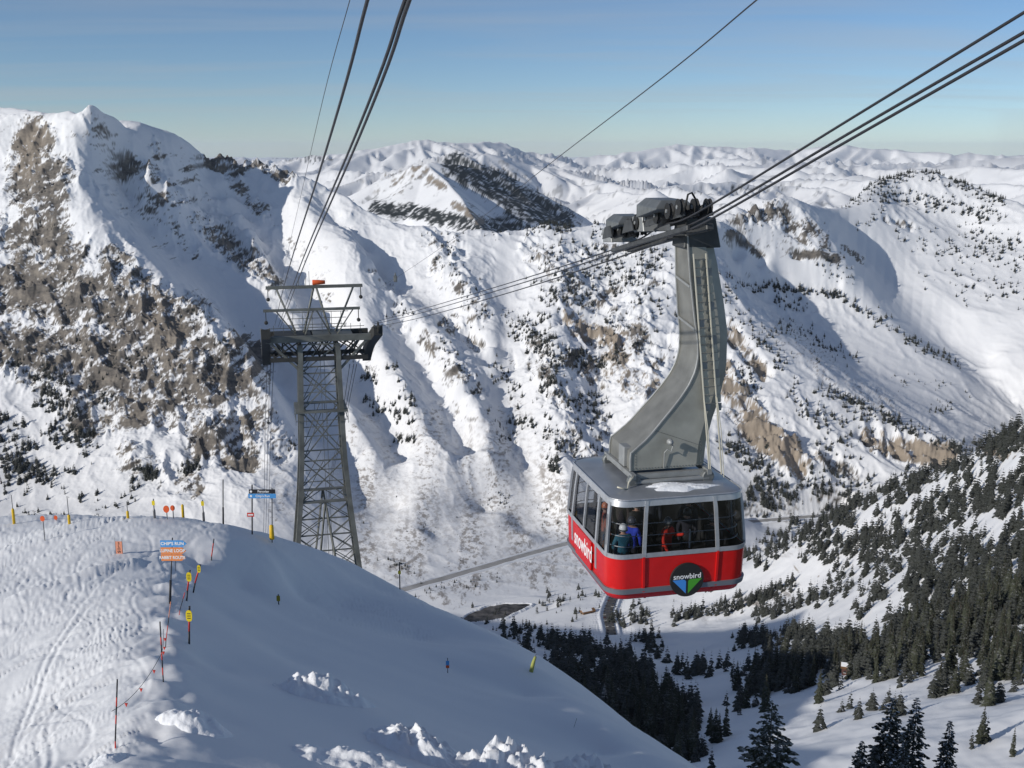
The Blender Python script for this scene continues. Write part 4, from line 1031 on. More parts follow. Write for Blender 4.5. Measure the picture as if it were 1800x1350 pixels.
M_SKIN = principled('skin', (0.42, 0.24, 0.17), 0.6)
HEL = MB().lathe([(0.128, 1.60), (0.135, 1.66), (0.125, 1.73), (0.095, 1.79), (0.05, 1.825), (0.01, 1.83)], 18)
GOG = MB().lathe([(0.128, 1.615), (0.139, 1.62), (0.139, 1.655), (0.128, 1.66)], 18)
def passenger(x, y, face, jacket, trousers, hel, label, arm=0, sc=1.0, strap=(0.02, 0.02, 0.02)):
    c, s = math.cos(TYAW), math.sin(TYAW)
    w = (T_O[0] + x * c - y * s, T_O[1] + x * s + y * c, T_O[2] + 0.10)
    p = thing('person', label, 'person', w, TYAW + face); p.scale = (sc, sc, sc)
    b = bpy.data.objects.new('body', BODY[arm]); COL.objects.link(b); b.parent = p
    for k, col in enumerate((jacket, trousers, None)):
        b.material_slots[k].link = 'OBJECT'
        b.material_slots[k].material = M_SKIN if col is None else principled('cloth_%.2f_%.2f_%.2f' % col, col, 0.8, noise=0.15, nscale=8)
    h = HEL.build('helmet', principled('helmet_%.2f_%.2f_%.2f' % hel, hel, 0.3), p, smooth=True)
    h.location = (0, -0.012, 0)
    g = GOG.build('goggle_strap', principled('strap_%.2f_%.2f_%.2f' % strap, strap, 0.5), h)
passenger(-1.50, -1.50, math.pi, (0.015, 0.10, 0.15), (0.02, 0.03, 0.04), (0.75, 0.75, 0.75), 'skier in teal jacket and white helmet at the curved corner window')
passenger(-1.05, -0.95, 2.4, (0.03, 0.06, 0.50), (0.02, 0.02, 0.03), (0.10, 0.10, 0.12), 'skier in bright blue jacket behind the corner window post', 1)
passenger(0.02, -1.25, 0.6, (0.62, 0.03, 0.015), (0.10, 0.02, 0.02), (0.16, 0.17, 0.18), 'skier in red jacket behind the middle of the front window', 1)
passenger(-0.45, 0.25, 0.3, (0.03, 0.03, 0.03), (0.02, 0.02, 0.02), (0.85, 0.83, 0.78), 'tall skier in black with white helmet standing at the cabin centre', 0, 1.06)
passenger(0.95, -0.55, -0.4, (0.02, 0.02, 0.025), (0.02, 0.02, 0.02), (0.03, 0.03, 0.03), 'skier in black jacket and black helmet right of the red jacket')
passenger(1.45, 0.55, -0.8, (0.05, 0.05, 0.055), (0.02, 0.02, 0.02), (0.22, 0.22, 0.23), 'skier in charcoal jacket and grey helmet near the far right window')
passenger(-1.40, 0.60, 1.2, (0.40, 0.08, 0.02), (0.03, 0.03, 0.03), (0.55, 0.14, 0.03), 'skier in orange helmet and rust jacket by the left flank windows')
passenger(0.45, 1.30, 0.1, (0.03, 0.035, 0.05), (0.02, 0.02, 0.02), (0.05, 0.05, 0.06), 'skier in dark navy jacket at the back of the cabin')
passenger(-0.60, 1.45, -0.2, (0.04, 0.03, 0.03), (0.02, 0.02, 0.02), (0.02, 0.02, 0.02), 'skier in dark brown jacket at the back left of the cabin')
passenger(1.45, -1.35, 2.6, (0.025, 0.025, 0.025), (0.03, 0.03, 0.03), (0.12, 0.12, 0.13), 'skier in dark grey gear at the right corner window')

# ------------------------------------------------------------------ ropes
M_ROPE = principled('wire_rope', (0.06, 0.06, 0.065), 0.5, 0.5)
def smooth_path(pts, n=14):
    P = [np.asarray(p, float) for p in pts]; P = [2 * P[0] - P[1]] + P + [2 * P[-1] - P[-2]]; out = []
    for i in range(1, len(P) - 2):
        a, b, c, d = P[i - 1:i + 3]
        for k in range(n):
            t = k / n
            out.append(0.5 * (2 * b + (c - a) * t + (2 * a - 5 * b + 4 * c - d) * t * t + (-a + 3 * b - 3 * c + d) * t ** 3))
    out.append(P[-2]); return out
def rope(name, label, pts, r, cat='cable', group=None, n=6, ext=None):
    W = P3(*pts)
    if ext is not None: W = [W[0] + (W[0] - W[1]) * ext] + W
    base = W[0]
    o = MB().tube([p - base for p in smooth_path(W, 8)], r, n).build(name, M_ROPE, None, smooth=True)
    o.location = base
    return tag(o, label, cat, group)
rope('haul_rope', 'upper single steel rope running up right from the tram carriage', [(1800, 22, 18.3), (1500, 206, 23.0), (1225, 374, 30.0), (1160, 398, 34), (1085, 436, 40.5), (900, 496, 65), (733, 546, 105), (655, 567, 137)], 0.028, group='ropes of the right track', ext=0.6)
rope('track_rope', 'middle steel track rope passing under the tram wheels', [(1800, 57, 18.3), (1500, 230, 23.0), (1240, 382, 29.5), (1170, 410, 34), (1095, 440, 39.5), (900, 503, 65), (733, 552, 105), (655, 570, 137)], 0.030, group='ropes of the right track', ext=0.6)
rope('track_rope', 'lowest steel track rope passing under the tram wheels', [(1800, 71, 18.1), (1500, 242, 22.7), (1246, 387, 29.0), (1180, 415, 33.4), (1115, 443, 38.5), (900, 513, 64), (733, 560, 104), (652, 576, 136)], 0.030, group='ropes of the right track', ext=0.6)
rope('haul_rope', 'single steel rope left of the pair running overhead from the tower', [(646, 0, 13), (572, 268, 22), (500, 500, 62), (483, 572, 136)], 0.024, group='ropes of the left track', ext=0.5)
rope('track_rope', 'left rope of the close pair running overhead from the tower', [(712, 0, 13), (624, 240, 21), (523, 480, 56), (489, 575, 136)], 0.026, group='ropes of the left track', ext=0.5)
rope('track_rope', 'right rope of the close pair running overhead from the tower', [(720, 0, 12.8), (632, 240, 20.7), (529, 480, 55), (492, 578, 136)], 0.026, group='ropes of the left track', ext=0.5)
rope('signal_wire', 'thin wire left of the thick overhead ropes', [(615, 0, 14), (570, 165, 20), (532, 330, 34), (500, 470, 80), (491, 517, 136)], 0.006, 'wire', ext=0.5)
rope('signal_wire', 'thin wire crossing the sky to the tower upper right arm', [(1330, 0, 15), (1160, 140, 21), (960, 293, 36), (800, 418, 66), (695, 489, 104), (640, 522, 139)], 0.011, 'wire', ext=0.5)
wb = MB().box((0, 0, 0), (0.32, 0.32, 0.62)).lathe([(0.10, 0.3), (0.06, 0.45), (0.04, 0.6)], 8).build('wire_marker', M_MACH, None, bevel=0.04); wb.location = at(695, 490, 104)
tag(wb, 'small dark box hanging on the thin wire above the slope', 'wire marker')
for k, (a, b, c) in enumerate([((470, 632), (466, 760), (463, 935)), ((476, 632), (471, 760), (467, 935)), ((481, 634), (476, 760), (471, 935))]):
    rope('lower_rope', ['left', 'middle', 'right'][k] + ' of three ropes dropping from the left saddle of the tower', [(*a, 142), (*b, 200), (*c, 310), (c[0] - 6, 1010, 420)], 0.045, group='ropes below the left saddle')
for k, (a, b, c) in enumerate([((615, 640), (606, 700), (596, 765)), ((622, 640), (610, 705), (598, 770)), ((627, 640), (613, 710), (600, 775))]):
    rope('lower_rope', ['left', 'middle', 'right'][k] + ' of three ropes dropping from the right saddle of the tower', [(*a, 142), (*b, 168), (*c, 205), (c[0] - 18, 860, 270), (c[0] - 30, 1010, 420)], 0.045, group='ropes below the right saddle')

# ------------------------------------------------------------------ the lattice tower
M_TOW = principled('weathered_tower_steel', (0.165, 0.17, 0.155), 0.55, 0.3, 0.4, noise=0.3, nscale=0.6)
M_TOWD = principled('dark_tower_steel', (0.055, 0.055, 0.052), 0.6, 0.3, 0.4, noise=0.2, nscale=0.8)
M_ORANGE = principled('orange_fabric', (0.72, 0.115, 0.03), 0.7, noise=0.1, nscale=3)
TC = at(563, 700, 137.0); TWX, TWY = TC[0], 137.0
TZ0 = -62.0
tower = thing('cable_tower', 'tall grey steel lattice tower carrying the tram ropes', 'tower', (TWX, TWY, TZ0), TYAW)
def tz(py): return at(563, py, 137.0)[2] - TZ0
ZL = [tz(p) for p in (1040, 985, 925, 870, 835, 800, 715, 640, 600)]
HXL = [4.55, 4.1, 3.6, 3.15, 2.95, 2.75, 2.55, 2.40, 2.35]
def hx(z): return float(np.interp(z, ZL, HXL))
def corner(sx, sy, z): h = hx(z); return (sx * h, sy * h * 0.9, z)
for sx in (-1, 1):
    for sy in (-1, 1):
        mb = MB()
        zs = [0.5] + ZL
        vs = []
        for z in zs:
            c = corner(sx, sy, max(z, ZL[0])); w = 0.30
            if z < ZL[0]: c = (c[0] + sx * 0.25, c[1] + sy * 0.25, z)
            vs += [(c[0] - w, c[1] - w, z), (c[0] + w, c[1] - w, z), (c[0] + w, c[1] + w, z), (c[0] - w, c[1] + w, z)]
        n = len(zs)
        mb.add(vs, [(a * 4 + k, a * 4 + (k + 1) % 4, (a + 1) * 4 + (k + 1) % 4, (a + 1) * 4 + k) for a in range(n - 1) for k in range(4)] + [(3, 2, 1, 0), tuple(4 * n - 4 + k for k in range(4))])
        mb.build('leg', M_TOW, tower)
FACES = [((-1, -1), (1, -1)), ((-1, 1), (1, 1)), ((-1, -1), (-1, 1)), ((1, -1), (1, 1))]
bays = [tz(p) for p in (1040, 985, 925, 870, 800, 715, 650, 600)]
for k, (a, b) in enumerate(zip(bays[:-1], bays[1:])):
    for (s1, s2) in FACES:
        p, q, r, s = corner(*s1, a), corner(*s2, a), corner(*s1, b), corner(*s2, b)
        MB().bar(r, s, 0.16, 0.16).build('strut', M_TOW, tower)
        if k < 3:      # open portal: doubled lattice beside each leg
            mid = tuple((np.array(corner(*s1, bays[3])) + np.array(corner(*s2, bays[3]))) / 2)
            if k == 0:
                for t_, l_ in ((s1, 1), (s2, 1)):
                    c0 = np.array(corner(*t_, bays[0])); m0 = np.array(mid); foot = c0 + (np.array(corner(*(s2 if t_ == s1 else s1), bays[0])) - c0) * 0.30
                    MB().bar(foot, m0, 0.20, 0.20).build('brace', M_TOW, tower)
                    for j in range(6):
                        t0, t1 = j / 6, (j + 1) / 6
                        A = c0 + (np.array(corner(*t_, bays[3])) - c0) * t0; B = foot + (m0 - foot) * t1
                        A2 = c0 + (np.array(corner(*t_, bays[3])) - c0) * t1; B2 = foot + (m0 - foot) * t0
                        MB().bar(A, B, 0.10).build('lattice_bar', M_TOW, tower)
                        MB().bar(A2, B2, 0.10).build('lattice_bar', M_TOW, tower)
        else:
            MB().bar(p, s, 0.14).build('brace', M_TOW, tower)
            if k in (3, 4, 5): MB().bar(q, r, 0.14).build('brace', M_TOW, tower)
            m0_, m1_ = (np.array(p) + np.array(r)) / 2, (np.array(q) + np.array(s)) / 2
            MB().bar(m0_, m1_, 0.10).build('strut', M_TOW, tower)
            MB().bar(np.array(p) * 0.97 + np.array(q) * 0.03, np.array(r) * 0.5 + np.array(s) * 0.5, 0.09).build('lattice_bar', M_TOW, tower)
for py, ex in ((870, 0.15), (715, 0.75)):      # gangways
    z = tz(py); h = hx(z) + ex
    g = MB()
    for sy in (-1, 1): g.box((0, sy * (h - 0.4) * 0.92, z), (2 * h, 0.8, 0.18))
    for sx in (-1, 1): g.box((sx * (h - 0.4), 0, z + 0.02), (0.8, 2 * h * 0.8, 0.18))
    gw = g.build('gangway', M_TOW, tower)
    if py == 715:
        for sy in (-1, 1):
            MB().tube([(-h, sy * h * 0.9, z - 1.1), (h, sy * h * 0.9, z - 1.1)], 0.05, 5).build('guard_rail', M_TOW, gw)
            for x in np.linspace(-h, h, 6): MB().bar((x, sy * h * 0.9, z - 1.6), (x, sy * h * 0.9, z), 0.06).build('rail_post', M_TOW, gw)
        for sx in (-1, 1):
            MB().tube([(sx * h, -h * 0.9, z - 1.1), (sx * h, h * 0.9, z - 1.1)], 0.05, 5).build('guard_rail', M_TOW, gw)
# ladder inside the shaft
for s in (-0.25, 0.25): MB().tube([(0.6 + s, 0, tz(1000)), (0.4 + s, 0, tz(600))], 0.035, 5).build('ladder_rail', M_TOW, tower)
# head: crossbeams, knee braces, saddles
ZT = tz(590)
AX = 6.6
for sy in (-2.1, 2.1):
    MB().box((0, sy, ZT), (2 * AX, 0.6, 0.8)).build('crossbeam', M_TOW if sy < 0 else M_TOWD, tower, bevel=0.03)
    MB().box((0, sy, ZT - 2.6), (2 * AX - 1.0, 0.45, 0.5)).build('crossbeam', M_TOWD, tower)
    for sx in (-1, 1):
        MB().bar((sx * (AX - 0.4), sy, ZT - 0.2), (sx * 2.4, sy, ZT - 4.2), 0.30).build('knee_brace', M_TOW, tower)
        MB().bar((sx * 2.4, sy, ZT - 0.3), (sx * (AX - 0.6), sy, ZT - 2.6), 0.16).build('knee_brace', M_TOWD, tower)
        MB().bar((sx * 2.4, sy, ZT - 2.6), (0, sy, ZT - 0.2), 0.16).build('knee_brace', M_TOWD, tower)
        MB().bar((sx * 4.5, sy, ZT - 0.3), (sx * 4.5, sy, ZT - 2.6), 0.14).build('hanger_post', M_TOWD, tower)
for x in np.linspace(-5.6, 5.6, 8):
    MB().bar((x, -2.1, ZT - 0.05), (x, 2.1, ZT - 0.05), 0.22).build('cross_tie', M_TOWD, tower)
    MB().bar((x, -2.1, ZT - 2.6), (x, 2.1, ZT - 2.6), 0.22).build('cross_tie', M_TOWD, tower)
for sy in (-2.1, 2.1):
    for x0, x1 in ((-5.9, -4.5), (-4.5, -2.4), (5.9, 4.5), (4.5, 2.4), (-1.2, 0.2), (1.2, -0.2)):
        MB().bar((x0, sy, ZT - 0.3), (x1, sy, ZT - 2.6), 0.18).build('knee_brace', M_TOWD, tower)
MB().box((-3.2, 0, ZT + 0.36), (4.6, 3.4, 0.08)).build('deck_plate', M_TOWD, tower)
MB().box((1.8, 0, ZT + 0.36), (5.0, 3.4, 0.08)).build('deck_plate', M_TOW, tower)
for sx in (-1, 1):
    pts = []
    for t in np.linspace(-1, 1, 15):
        y = t * 4.4; pts.append((sx * (AX - 0.05) + (0.75 * (1 - t) * 0.5 if sx > 0 else 0), y, ZT + 1.5 - 2.5 * (t + 1) * 0.5 - 1.3 * max(0, t) ** 2 - 0.55 * (t + 1)))
    sd = MB()
    vs = []
    for p in pts:
        vs += [(p[0] - 0.55, p[1], p[2] - 1.0), (p[0] + 0.55, p[1], p[2] - 1.0), (p[0] + 0.55, p[1], p[2] + 0.25), (p[0] - 0.55, p[1], p[2] + 0.25)]
    n = len(pts)
    sd.add(vs, [(a * 4 + k, a * 4 + (k + 1) % 4, (a + 1) * 4 + (k + 1) % 4, (a + 1) * 4 + k) for a in range(n - 1) for k in range(4)] + [(3, 2, 1, 0), tuple(4 * n - 4 + k for k in range(4))])
    so = sd.build('rope_saddle', M_TOWD, tower)
    for dx in (-0.5, 0.5):
        MB().tube([(p[0] + dx, p[1], p[2] + 0.30) for p in pts], 0.09, 6).build('saddle_lip', M_TOW, so, smooth=True)
    for j in range(1, n - 1, 2):
        p = pts[j]; MB().lathe([(0.10, -0.42), (0.20, -0.40), (0.13, 0), (0.20, 0.40), (0.10, 0.42)], 12, (p[0], p[1], p[2] + 0.26), 'X').build('saddle_roller', M_BLACK, so)
    if sx > 0: MB().lathe([(0.55, -0.1), (0.72, -0.08), (0.72, 0.08), (0.55, 0.1)], 18, (pts[0][0], pts[0][1], pts[0][2]), 'X').build('end_sheave', M_TOWD, so)
# upper trestle
ZB1, ZB2 = tz(507), tz(540)
Y1, Y2 = 1.9, -1.9
MB().box((-0.1, Y1, ZB1), (12.3, 0.34, 0.40)).build('trestle_beam', M_TOW, tower)
MB().box((-0.7, Y2, ZB2), (12.0, 0.30, 0.34)).build('trestle_beam', M_TOW, tower)
for x0, x1 in ((-5.0, -2.7), (-0.2, -1.7), (0.1, 1.6), (4.9, 2.3)):
    MB().bar((x0, Y1, ZB1), (x1, Y1 - 1.0, ZT + 0.3), 0.20).build('trestle_leg', M_TOW, tower)
    MB().bar((x0 * 0.98 - 0.3, Y2, ZB2), (x1, Y2 + 0.4, ZT + 0.3), 0.16).build('trestle_leg', M_TOW, tower)
for z, w in ((ZT + 1.4, 7.5), (ZT + 2.2, 7.5), (ZT + 3.0, 8.0), (ZT + 1.0, 12.0)):
    MB().tube([(-w / 2, 0.6, z), (w / 2, 0.6, z)], 0.045, 5).build('guard_rail', M_TOW, tower)
for x in np.linspace(-5.5, 5.5, 10): MB().bar((x, 0.6, ZT + 0.3), (x, 0.6, ZT + (1.4 if abs(x) > 4 else 3.0)), 0.06).build('rail_post', M_TOW, tower)
for (x, y, z) in ((-6.0, Y1, ZB1), (5.8, Y1, ZB1), (-6.4, Y2, ZB2), (5.1, Y2, ZB2)):
    hg = MB().bar((x, y, z), (x, y, z - 1.3), 0.10).build('wire_hanger', M_TOWD, tower)
    MB().lathe([(0.10, -0.2), (0.24, -0.15), (0.16, 0), (0.24, 0.15), (0.10, 0.2)], 12, (x, y, z - 1.5), 'Y').build('pulley', M_TOWD, hg)
for x, h in ((-4.3, 1.2), (-2.1, 1.4), (-1.2, 1.2), (-0.75, 2.0)):
    MB().tube([(x, Y1, ZB1), (x, Y1, ZB1 + h)], 0.035, 5).build('antenna', M_TOW, tower)
MB().lathe([(0.30, 0), (0.34, 0.05), (0.31, 0.8), (0.24, 1.6), (0.22, 1.62)], 14, (-0.35, Y1, ZB1 + 0.55), 'X').build('windsock', M_ORANGE, tower, smooth=True)

# ------------------------------------------------------------------ signs, markers and poles on the ridge
M_POLE = principled('black_pole', (0.025, 0.025, 0.028), 0.5)
M_GREYP = principled('grey_pole', (0.16, 0.16, 0.165), 0.5, 0.3)
M_YEL = principled('yellow_pad', (0.70, 0.45, 0.02), 0.6, noise=0.12, nscale=3)
M_LEMON = principled('lemon_sign', (0.80, 0.62, 0.02), 0.5)
M_ORSIGN = principled('orange_board', (0.80, 0.27, 0.08), 0.5)
M_SKYB = principled('blue_board', (0.08, 0.32, 0.68), 0.5)
M_REDS = principled('red_marker', (0.62, 0.05, 0.03), 0.5)
M_SALMON = principled('faded_orange_cloth', (0.72, 0.30, 0.19), 0.8, noise=0.15, nscale=6)
def topz(px, py, Y): return at(px, py, Y)[2]
def sign_root(name, label, cat, px, py, group=None, rot=0.0):
    g = ground(px, py); return thing(name, label, cat, g - np.array([0, 0, 0.05]), rot, group), g
def pole_to(parent, g, px, py, r, mat, name='pole', z0=-0.3, dy=0.0, frac=(0, 1)):
    """pole from the base to where its top shows in the photograph"""
    t = at(px, py, g[1] + dy) - g
    a = t * frac[0]; b = t * frac[1]
    if frac[0] == 0: a = np.array([0, 0, z0]) - t / np.linalg.norm(t) * 0.05
    return MB().tube([a, b], r, 8).build(name, mat, parent, smooth=True), t
def board(parent, g, cx, cz, w, h, mat, arrow=0.0, name='sign_board', y=-0.06):
    pts = [(-w / 2, -h / 2), (w / 2 - arrow, -h / 2), (w / 2, 0), (w / 2 - arrow, h / 2), (-w / 2, h / 2)] if arrow else [(-w / 2, -h / 2), (w / 2, -h / 2), (w / 2, h / 2), (-w / 2, h / 2)]
    return MB().prism([(cx + a, cz + b) for a, b in pts], y - 0.02, y + 0.02).build(name, mat, parent)
def lettering(parent, txt, x, y, z, size, mat, bold=0.0, sx=1.0):
    return text_mesh(txt, size, mat, 'lettering', parent, Matrix.Translation((x, y, z)) @ RX @ Matrix.Scale(sx, 4, (1, 0, 0)), 0.003, bold)
# three-board arrow sign
r, g = sign_root('trail_sign', 'arrow signpost with one blue and two orange boards at the shadow edge', 'trail sign', 298, 1062)
p, t = pole_to(r, g, 303, 944, 0.035, M_POLE)
pole_to(r, g, 303, 944, 0.075, M_POLE, 'pole_sleeve', frac=(0, 0.36))
sc = lambda px: (px) * (g[1] * 1.09) / FPX
for txt, py, mat, w, sx in (("CHIP'S RUN", 953.5, M_SKYB, 45, 1.0), ('LUPINE LOOP', 966, M_ORSIGN, 43, 0.92), ('RABBIT ROUTE', 978, M_ORSIGN, 42, 0.86)):
    cz = topz(303, py, g[1]) - g[2]; cx = at(305.5, py, g[1])[0] - g[0]
    b = board(r, g, cx, cz, sc(w), sc(11.6), mat, sc(7))
    lettering(b, txt, cx - sc(2), -0.086, cz, sc(7.6), M_WHITE, 0.008, sx)
# two-post direction sign
r, g = sign_root('direction_sign', 'black and blue direction board on two posts on the crest', 'direction sign', 443, 939)
sc = lambda px: (px) * (g[1] * 1.08) / FPX
pole_to(r, g, 443, 851, 0.06, M_POLE)
t2 = at(478, 945, g[1] + 0.3) - g; t3 = at(478, 857, g[1] + 0.3) - g
MB().tube([t2 - np.array([0, 0, .4]), t3], 0.05, 8).build('pole', M_GREYP, r)
MB().lathe([(0.20, 0), (0.22, 0.05), (0.18, 1.25), (0.05, 1.32)], 10, tuple(t2 - np.array([0, 0, .1]))).build('pole_pad', M_YEL, r, smooth=True)
for py, mat, w, h, txt, tx in ((862.5, M_POLE, 45, 7.2, 'Peruvian', 2), (870.5, M_SKYB, 47, 8.0, "Chip's Run", 1)):
    cz = topz(460, py, g[1]) - g[2]; cx = at(461, py, g[1])[0] - g[0]
    b = board(r, g, cx, cz, sc(w), sc(h), mat)
    lettering(b, txt, cx + sc(tx), -0.086, cz, sc(5.6), M_WHITE, 0.006)
    MB().prism([(cx - sc(19) + sc(2) * math.cos(a), cz + sc(2) * math.sin(a)) for a in np.linspace(0, 6.28, 13)[:-1]], -0.088, -0.07).build('symbol', M_WHITE, b)
cz = topz(442, 903, g[1]) - g[2]
b = board(r, g, 0, cz, sc(12), sc(7), M_REDS, y=-0.12); board(b, g, 0, cz, sc(9), sc(2.4), M_WHITE, y=-0.135, name='white_stripe')
# cloth slow banner
r, g = sign_root('slow_banner', 'faded orange upright cloth banner between two thin canes', 'banner', 210, 973)
sc = lambda px: (px) * (g[1] * 1.08) / FPX
for dx in (-6, 6): MB().tube([(sc(dx), 0, -0.3), (sc(dx), 0, sc(30))], 0.015, 6).build('cane', M_GREYP, r)
b = board(r, g, 0, sc(12), sc(11), sc(22), M_SALMON, name='cloth', y=0)
for k, ch in enumerate('SLOW'): lettering(b, ch, 0, -0.026, sc(19.5 - k * 5.2), sc(6), M_POLE, 0.004)
# yellow oval warning markers on red and black poles
for (bx, by, tx, ty, cy, w, h, lab, dr) in ((332, 1132, 333, 1064, 1080, 11, 21, 'nearest yellow oval marker on a red and black pole in the shadow', 0.1), (327, 1056, 334, 1001, 1012, 9, 17, 'middle yellow oval marker on a leaning red pole', 0.2), (338, 1041, 352, 991, 998, 6, 14, 'farthest yellow oval marker turned edge-on on a leaning pole', 0.9)):
    r, g = sign_root('warning_marker', lab, 'marker', bx, by, 'yellow oval warning markers')
    sc = lambda px: (px) * (g[1] * 1.08) / FPX
    p, t = pole_to(r, g, tx, ty, 0.05, M_REDS, frac=(0.35, 0.9)); pole_to(r, g, tx, ty, 0.052, M_POLE, 'pole_foot', frac=(0, 0.35)); pole_to(r, g, tx, ty, 0.052, M_POLE, 'pole_tip', frac=(0.9, 1.0))
    fr = (by - cy) / (by - ty); c = t * fr
    ov = MB().prism([(c[0] + sc(w / 2) * math.copysign(abs(math.cos(a)) ** 0.7, math.cos(a)), c[2] + sc(h / 2) * math.copysign(abs(math.sin(a)) ** 0.7, math.sin(a))) for a in np.linspace(0, 2 * math.pi, 25)[:-1]], c[1] - 0.09, c[1] - 0.06).build('oval_plate', M_LEMON, r)
    for k in (-1, 0, 1): MB().box((c[0], c[1] - 0.092, c[2] + sc(h * 0.2) * k), (sc(w * 0.55), 0.006, sc(h * 0.07))).build('printed_line', M_POLE, ov)
# boundary poles and the sagging rope with pennants
def seg_pole(lab, bx, by, tx, ty, r0, cols, group='boundary poles'):
    r, g = sign_root('boundary_pole', lab, 'pole', bx, by, group)
    n = len(cols)
    for k, m in enumerate(cols): pole_to(r, g, tx, ty, r0 * (1 + 0.02 * (k % 2)), m, 'pole_section', frac=(k / n, (k + 1) / n))
    return r, g
pr1, pg1 = seg_pole('black and red boundary pole nearest the camera on the sunny snow', 202, 1316, 206, 1192, 0.028, [M_REDS, M_POLE, M_POLE, M_REDS, M_POLE, M_REDS, M_POLE, M_POLE])
pr2, pg2 = seg_pole('red and black boundary pole at the shadow edge below the signpost', 287, 1199, 281, 1091, 0.03, [M_POLE, M_REDS, M_POLE, M_REDS, M_POLE, M_REDS, M_POLE, M_POLE])
pr3, pg3 = seg_pole('thin orange and black pole leaning beside the signpost', 290, 1140, 300, 1056, 0.022, [M_POLE, M_REDS, M_REDS, M_POLE, M_SALMON, M_SALMON])
seg_pole('thin dark pole leaning next to the yellow markers', 313, 1082, 325, 1040, 0.022, [M_REDS, M_POLE, M_POLE, M_REDS])
seg_pole('short red pole with a dark cap above the shadow', 371, 986, 376, 946, 0.045, [M_POLE, M_REDS, M_REDS, M_REDS, M_POLE])
seg_pole('thin black pole stub behind the signpost', 309, 1004, 308, 984, 0.02, [M_POLE, M_POLE])
for A, B, ha, hb, lab in ((pg1, pg2, 1.5, 1.3, 'thin sagging rope between the two nearest boundary poles'), (pg2, pg3, 1.4, 1.0, 'thin sagging rope running up to the leaning orange pole')):
    a = A + np.array([0, 0, ha]); b = B + np.array([0, 0, hb]); pts = []
    for t in np.linspace(0, 1, 15): pts.append((a + (b - a) * t - a) + np.array([0, 0, -1.4 * t * (1 - t)]))
    ro = thing('boundary_rope', lab, 'rope', a)
    MB().tube(pts, 0.012, 5).build('rope', M_POLE, ro)
    for k in (3, 7, 11):
        q = pts[k]; MB().add([q, q + np.array([0.14, 0, -0.01]), q + np.array([0.05, 0.02, -0.2]), q + np.array([0.07, -0.015, 0.0])], [(0, 1, 2), (0, 2, 3), (1, 3, 2), (0, 3, 1)]).build('pennant', M_REDS, ro)
# crest furniture: yellow padded posts, red discs, small flags
def padded(px, by, ptop, top, lab):
    r, g = sign_root('padded_post', lab, 'post', px, by, 'yellow padded posts on the crest')
    sc = lambda v: v * (g[1] * 1.07) / FPX
    MB().lathe([(sc(2.4), -0.3), (sc(2.4), sc((by - ptop) * 0.9)), (sc(1.2), sc(by - ptop))], 10).build('pad', M_YEL, r, smooth=True)
    if top < ptop: MB().tube([(0, 0, sc(by - ptop) * 0.9), (0, 0, sc(by - top))], sc(0.7), 6).build('pole', M_GREYP, r)
padded(25, 921, 892, 868, 'yellow padded post with tall pole at the far left crest')
padded(122, 920, 903, 870, 'yellow padded post with tall pole second from the left')
padded(225, 911, 897, 880, 'short yellow padded post left of the small yellow flag')
padded(322, 909, 885, 885, 'bare yellow padded post right of the red discs')
def disc_post(px, by, cy, rr, lab, mat=None):
    r, g = sign_root('disc_marker', lab, 'marker', px, by, 'red disc markers on the crest')
    sc = lambda v: v * (g[1] * 1.07) / FPX
    MB().tube([(0, 0, -0.3), (0, 0, sc(by - cy + 2))], sc(0.9), 6).build('pole', M_GREYP, r)
    z = sc(by - cy)
    MB().prism([(sc(rr) * 0.8 * math.cos(a), z + sc(rr) * math.sin(a)) for a in np.linspace(0, 2 * math.pi, 17)[:-1]], -0.10, -0.06).build('disc', mat or M_ORANGE, r)
disc_post(79, 950, 909, 5, 'red disc on a long thin post at the left of the run')
disc_post(99, 916, 909, 4, 'small red disc marker between two yellow posts')
disc_post(294, 913, 893, 6.5, 'larger red disc marker on the crest')
disc_post(305, 911, 891, 5, 'smaller red disc marker beside the larger one')
for px, by, cy, top, lab in ((272, 911, 882, 875, 'small yellow flag sign on a grey post at the crest'), (358, 911, 879, 873, 'small yellow flag sign on a padded grey post'), (703, 1036, 1003, 984, 'yellow marker on a black pole at the slope skyline')):
    r, g = sign_root('flag_marker', lab, 'marker', px, by, 'small yellow flag markers')
    sc = lambda v: v * (g[1] * 1.07) / FPX
    MB().tube([(0, 0, -0.6), (0, 0, sc(by - top))], sc(1.0), 6).build('pole', M_GREYP if px < 700 else M_POLE, r)
    MB().box((0, -0.08, sc(by - cy)), (sc(5), 0.04, sc(8 if px < 700 else 6))).build('flag_plate', M_LEMON, r)
    if px < 700: MB().lathe([(sc(2.2), -0.2), (sc(2.2), sc(15)), (sc(1), sc(18))], 8).build('pad', M_GREYP, r)
r, g = sign_root('tall_pole', 'tall thin dark pole standing alone on the crest', 'pole', 392, 919)
pole_to(r, g, 392, 842, 0.045, M_POLE, frac=(0.35, 1)); pole_to(r, g, 392, 842, 0.08, M_POLE, 'pole_sleeve', frac=(0, 0.38))
r, g = sign_root('slope_marker', 'small dull yellow marker on a stake in the shaded slope', 'marker', 490, 1063, 'markers in the shaded slope'); sc = lambda v: v * (g[1] * 1.08) / FPX
MB().tube([(0, 0, -0.3), (0, 0, sc(20))], sc(1), 6).build('stake', M_POLE, r); MB().box((0, -0.06, sc(13)), (sc(6), 0.03, sc(10))).build('plate', principled('dull_yellow', (0.28, 0.24, 0.02), 0.6), r)
r, g = sign_root('slope_marker', 'blue and orange marker on a thin stake in the shaded slope', 'marker', 787, 1183, 'markers in the shaded slope'); sc = lambda v: v * (g[1] * 1.08) / FPX
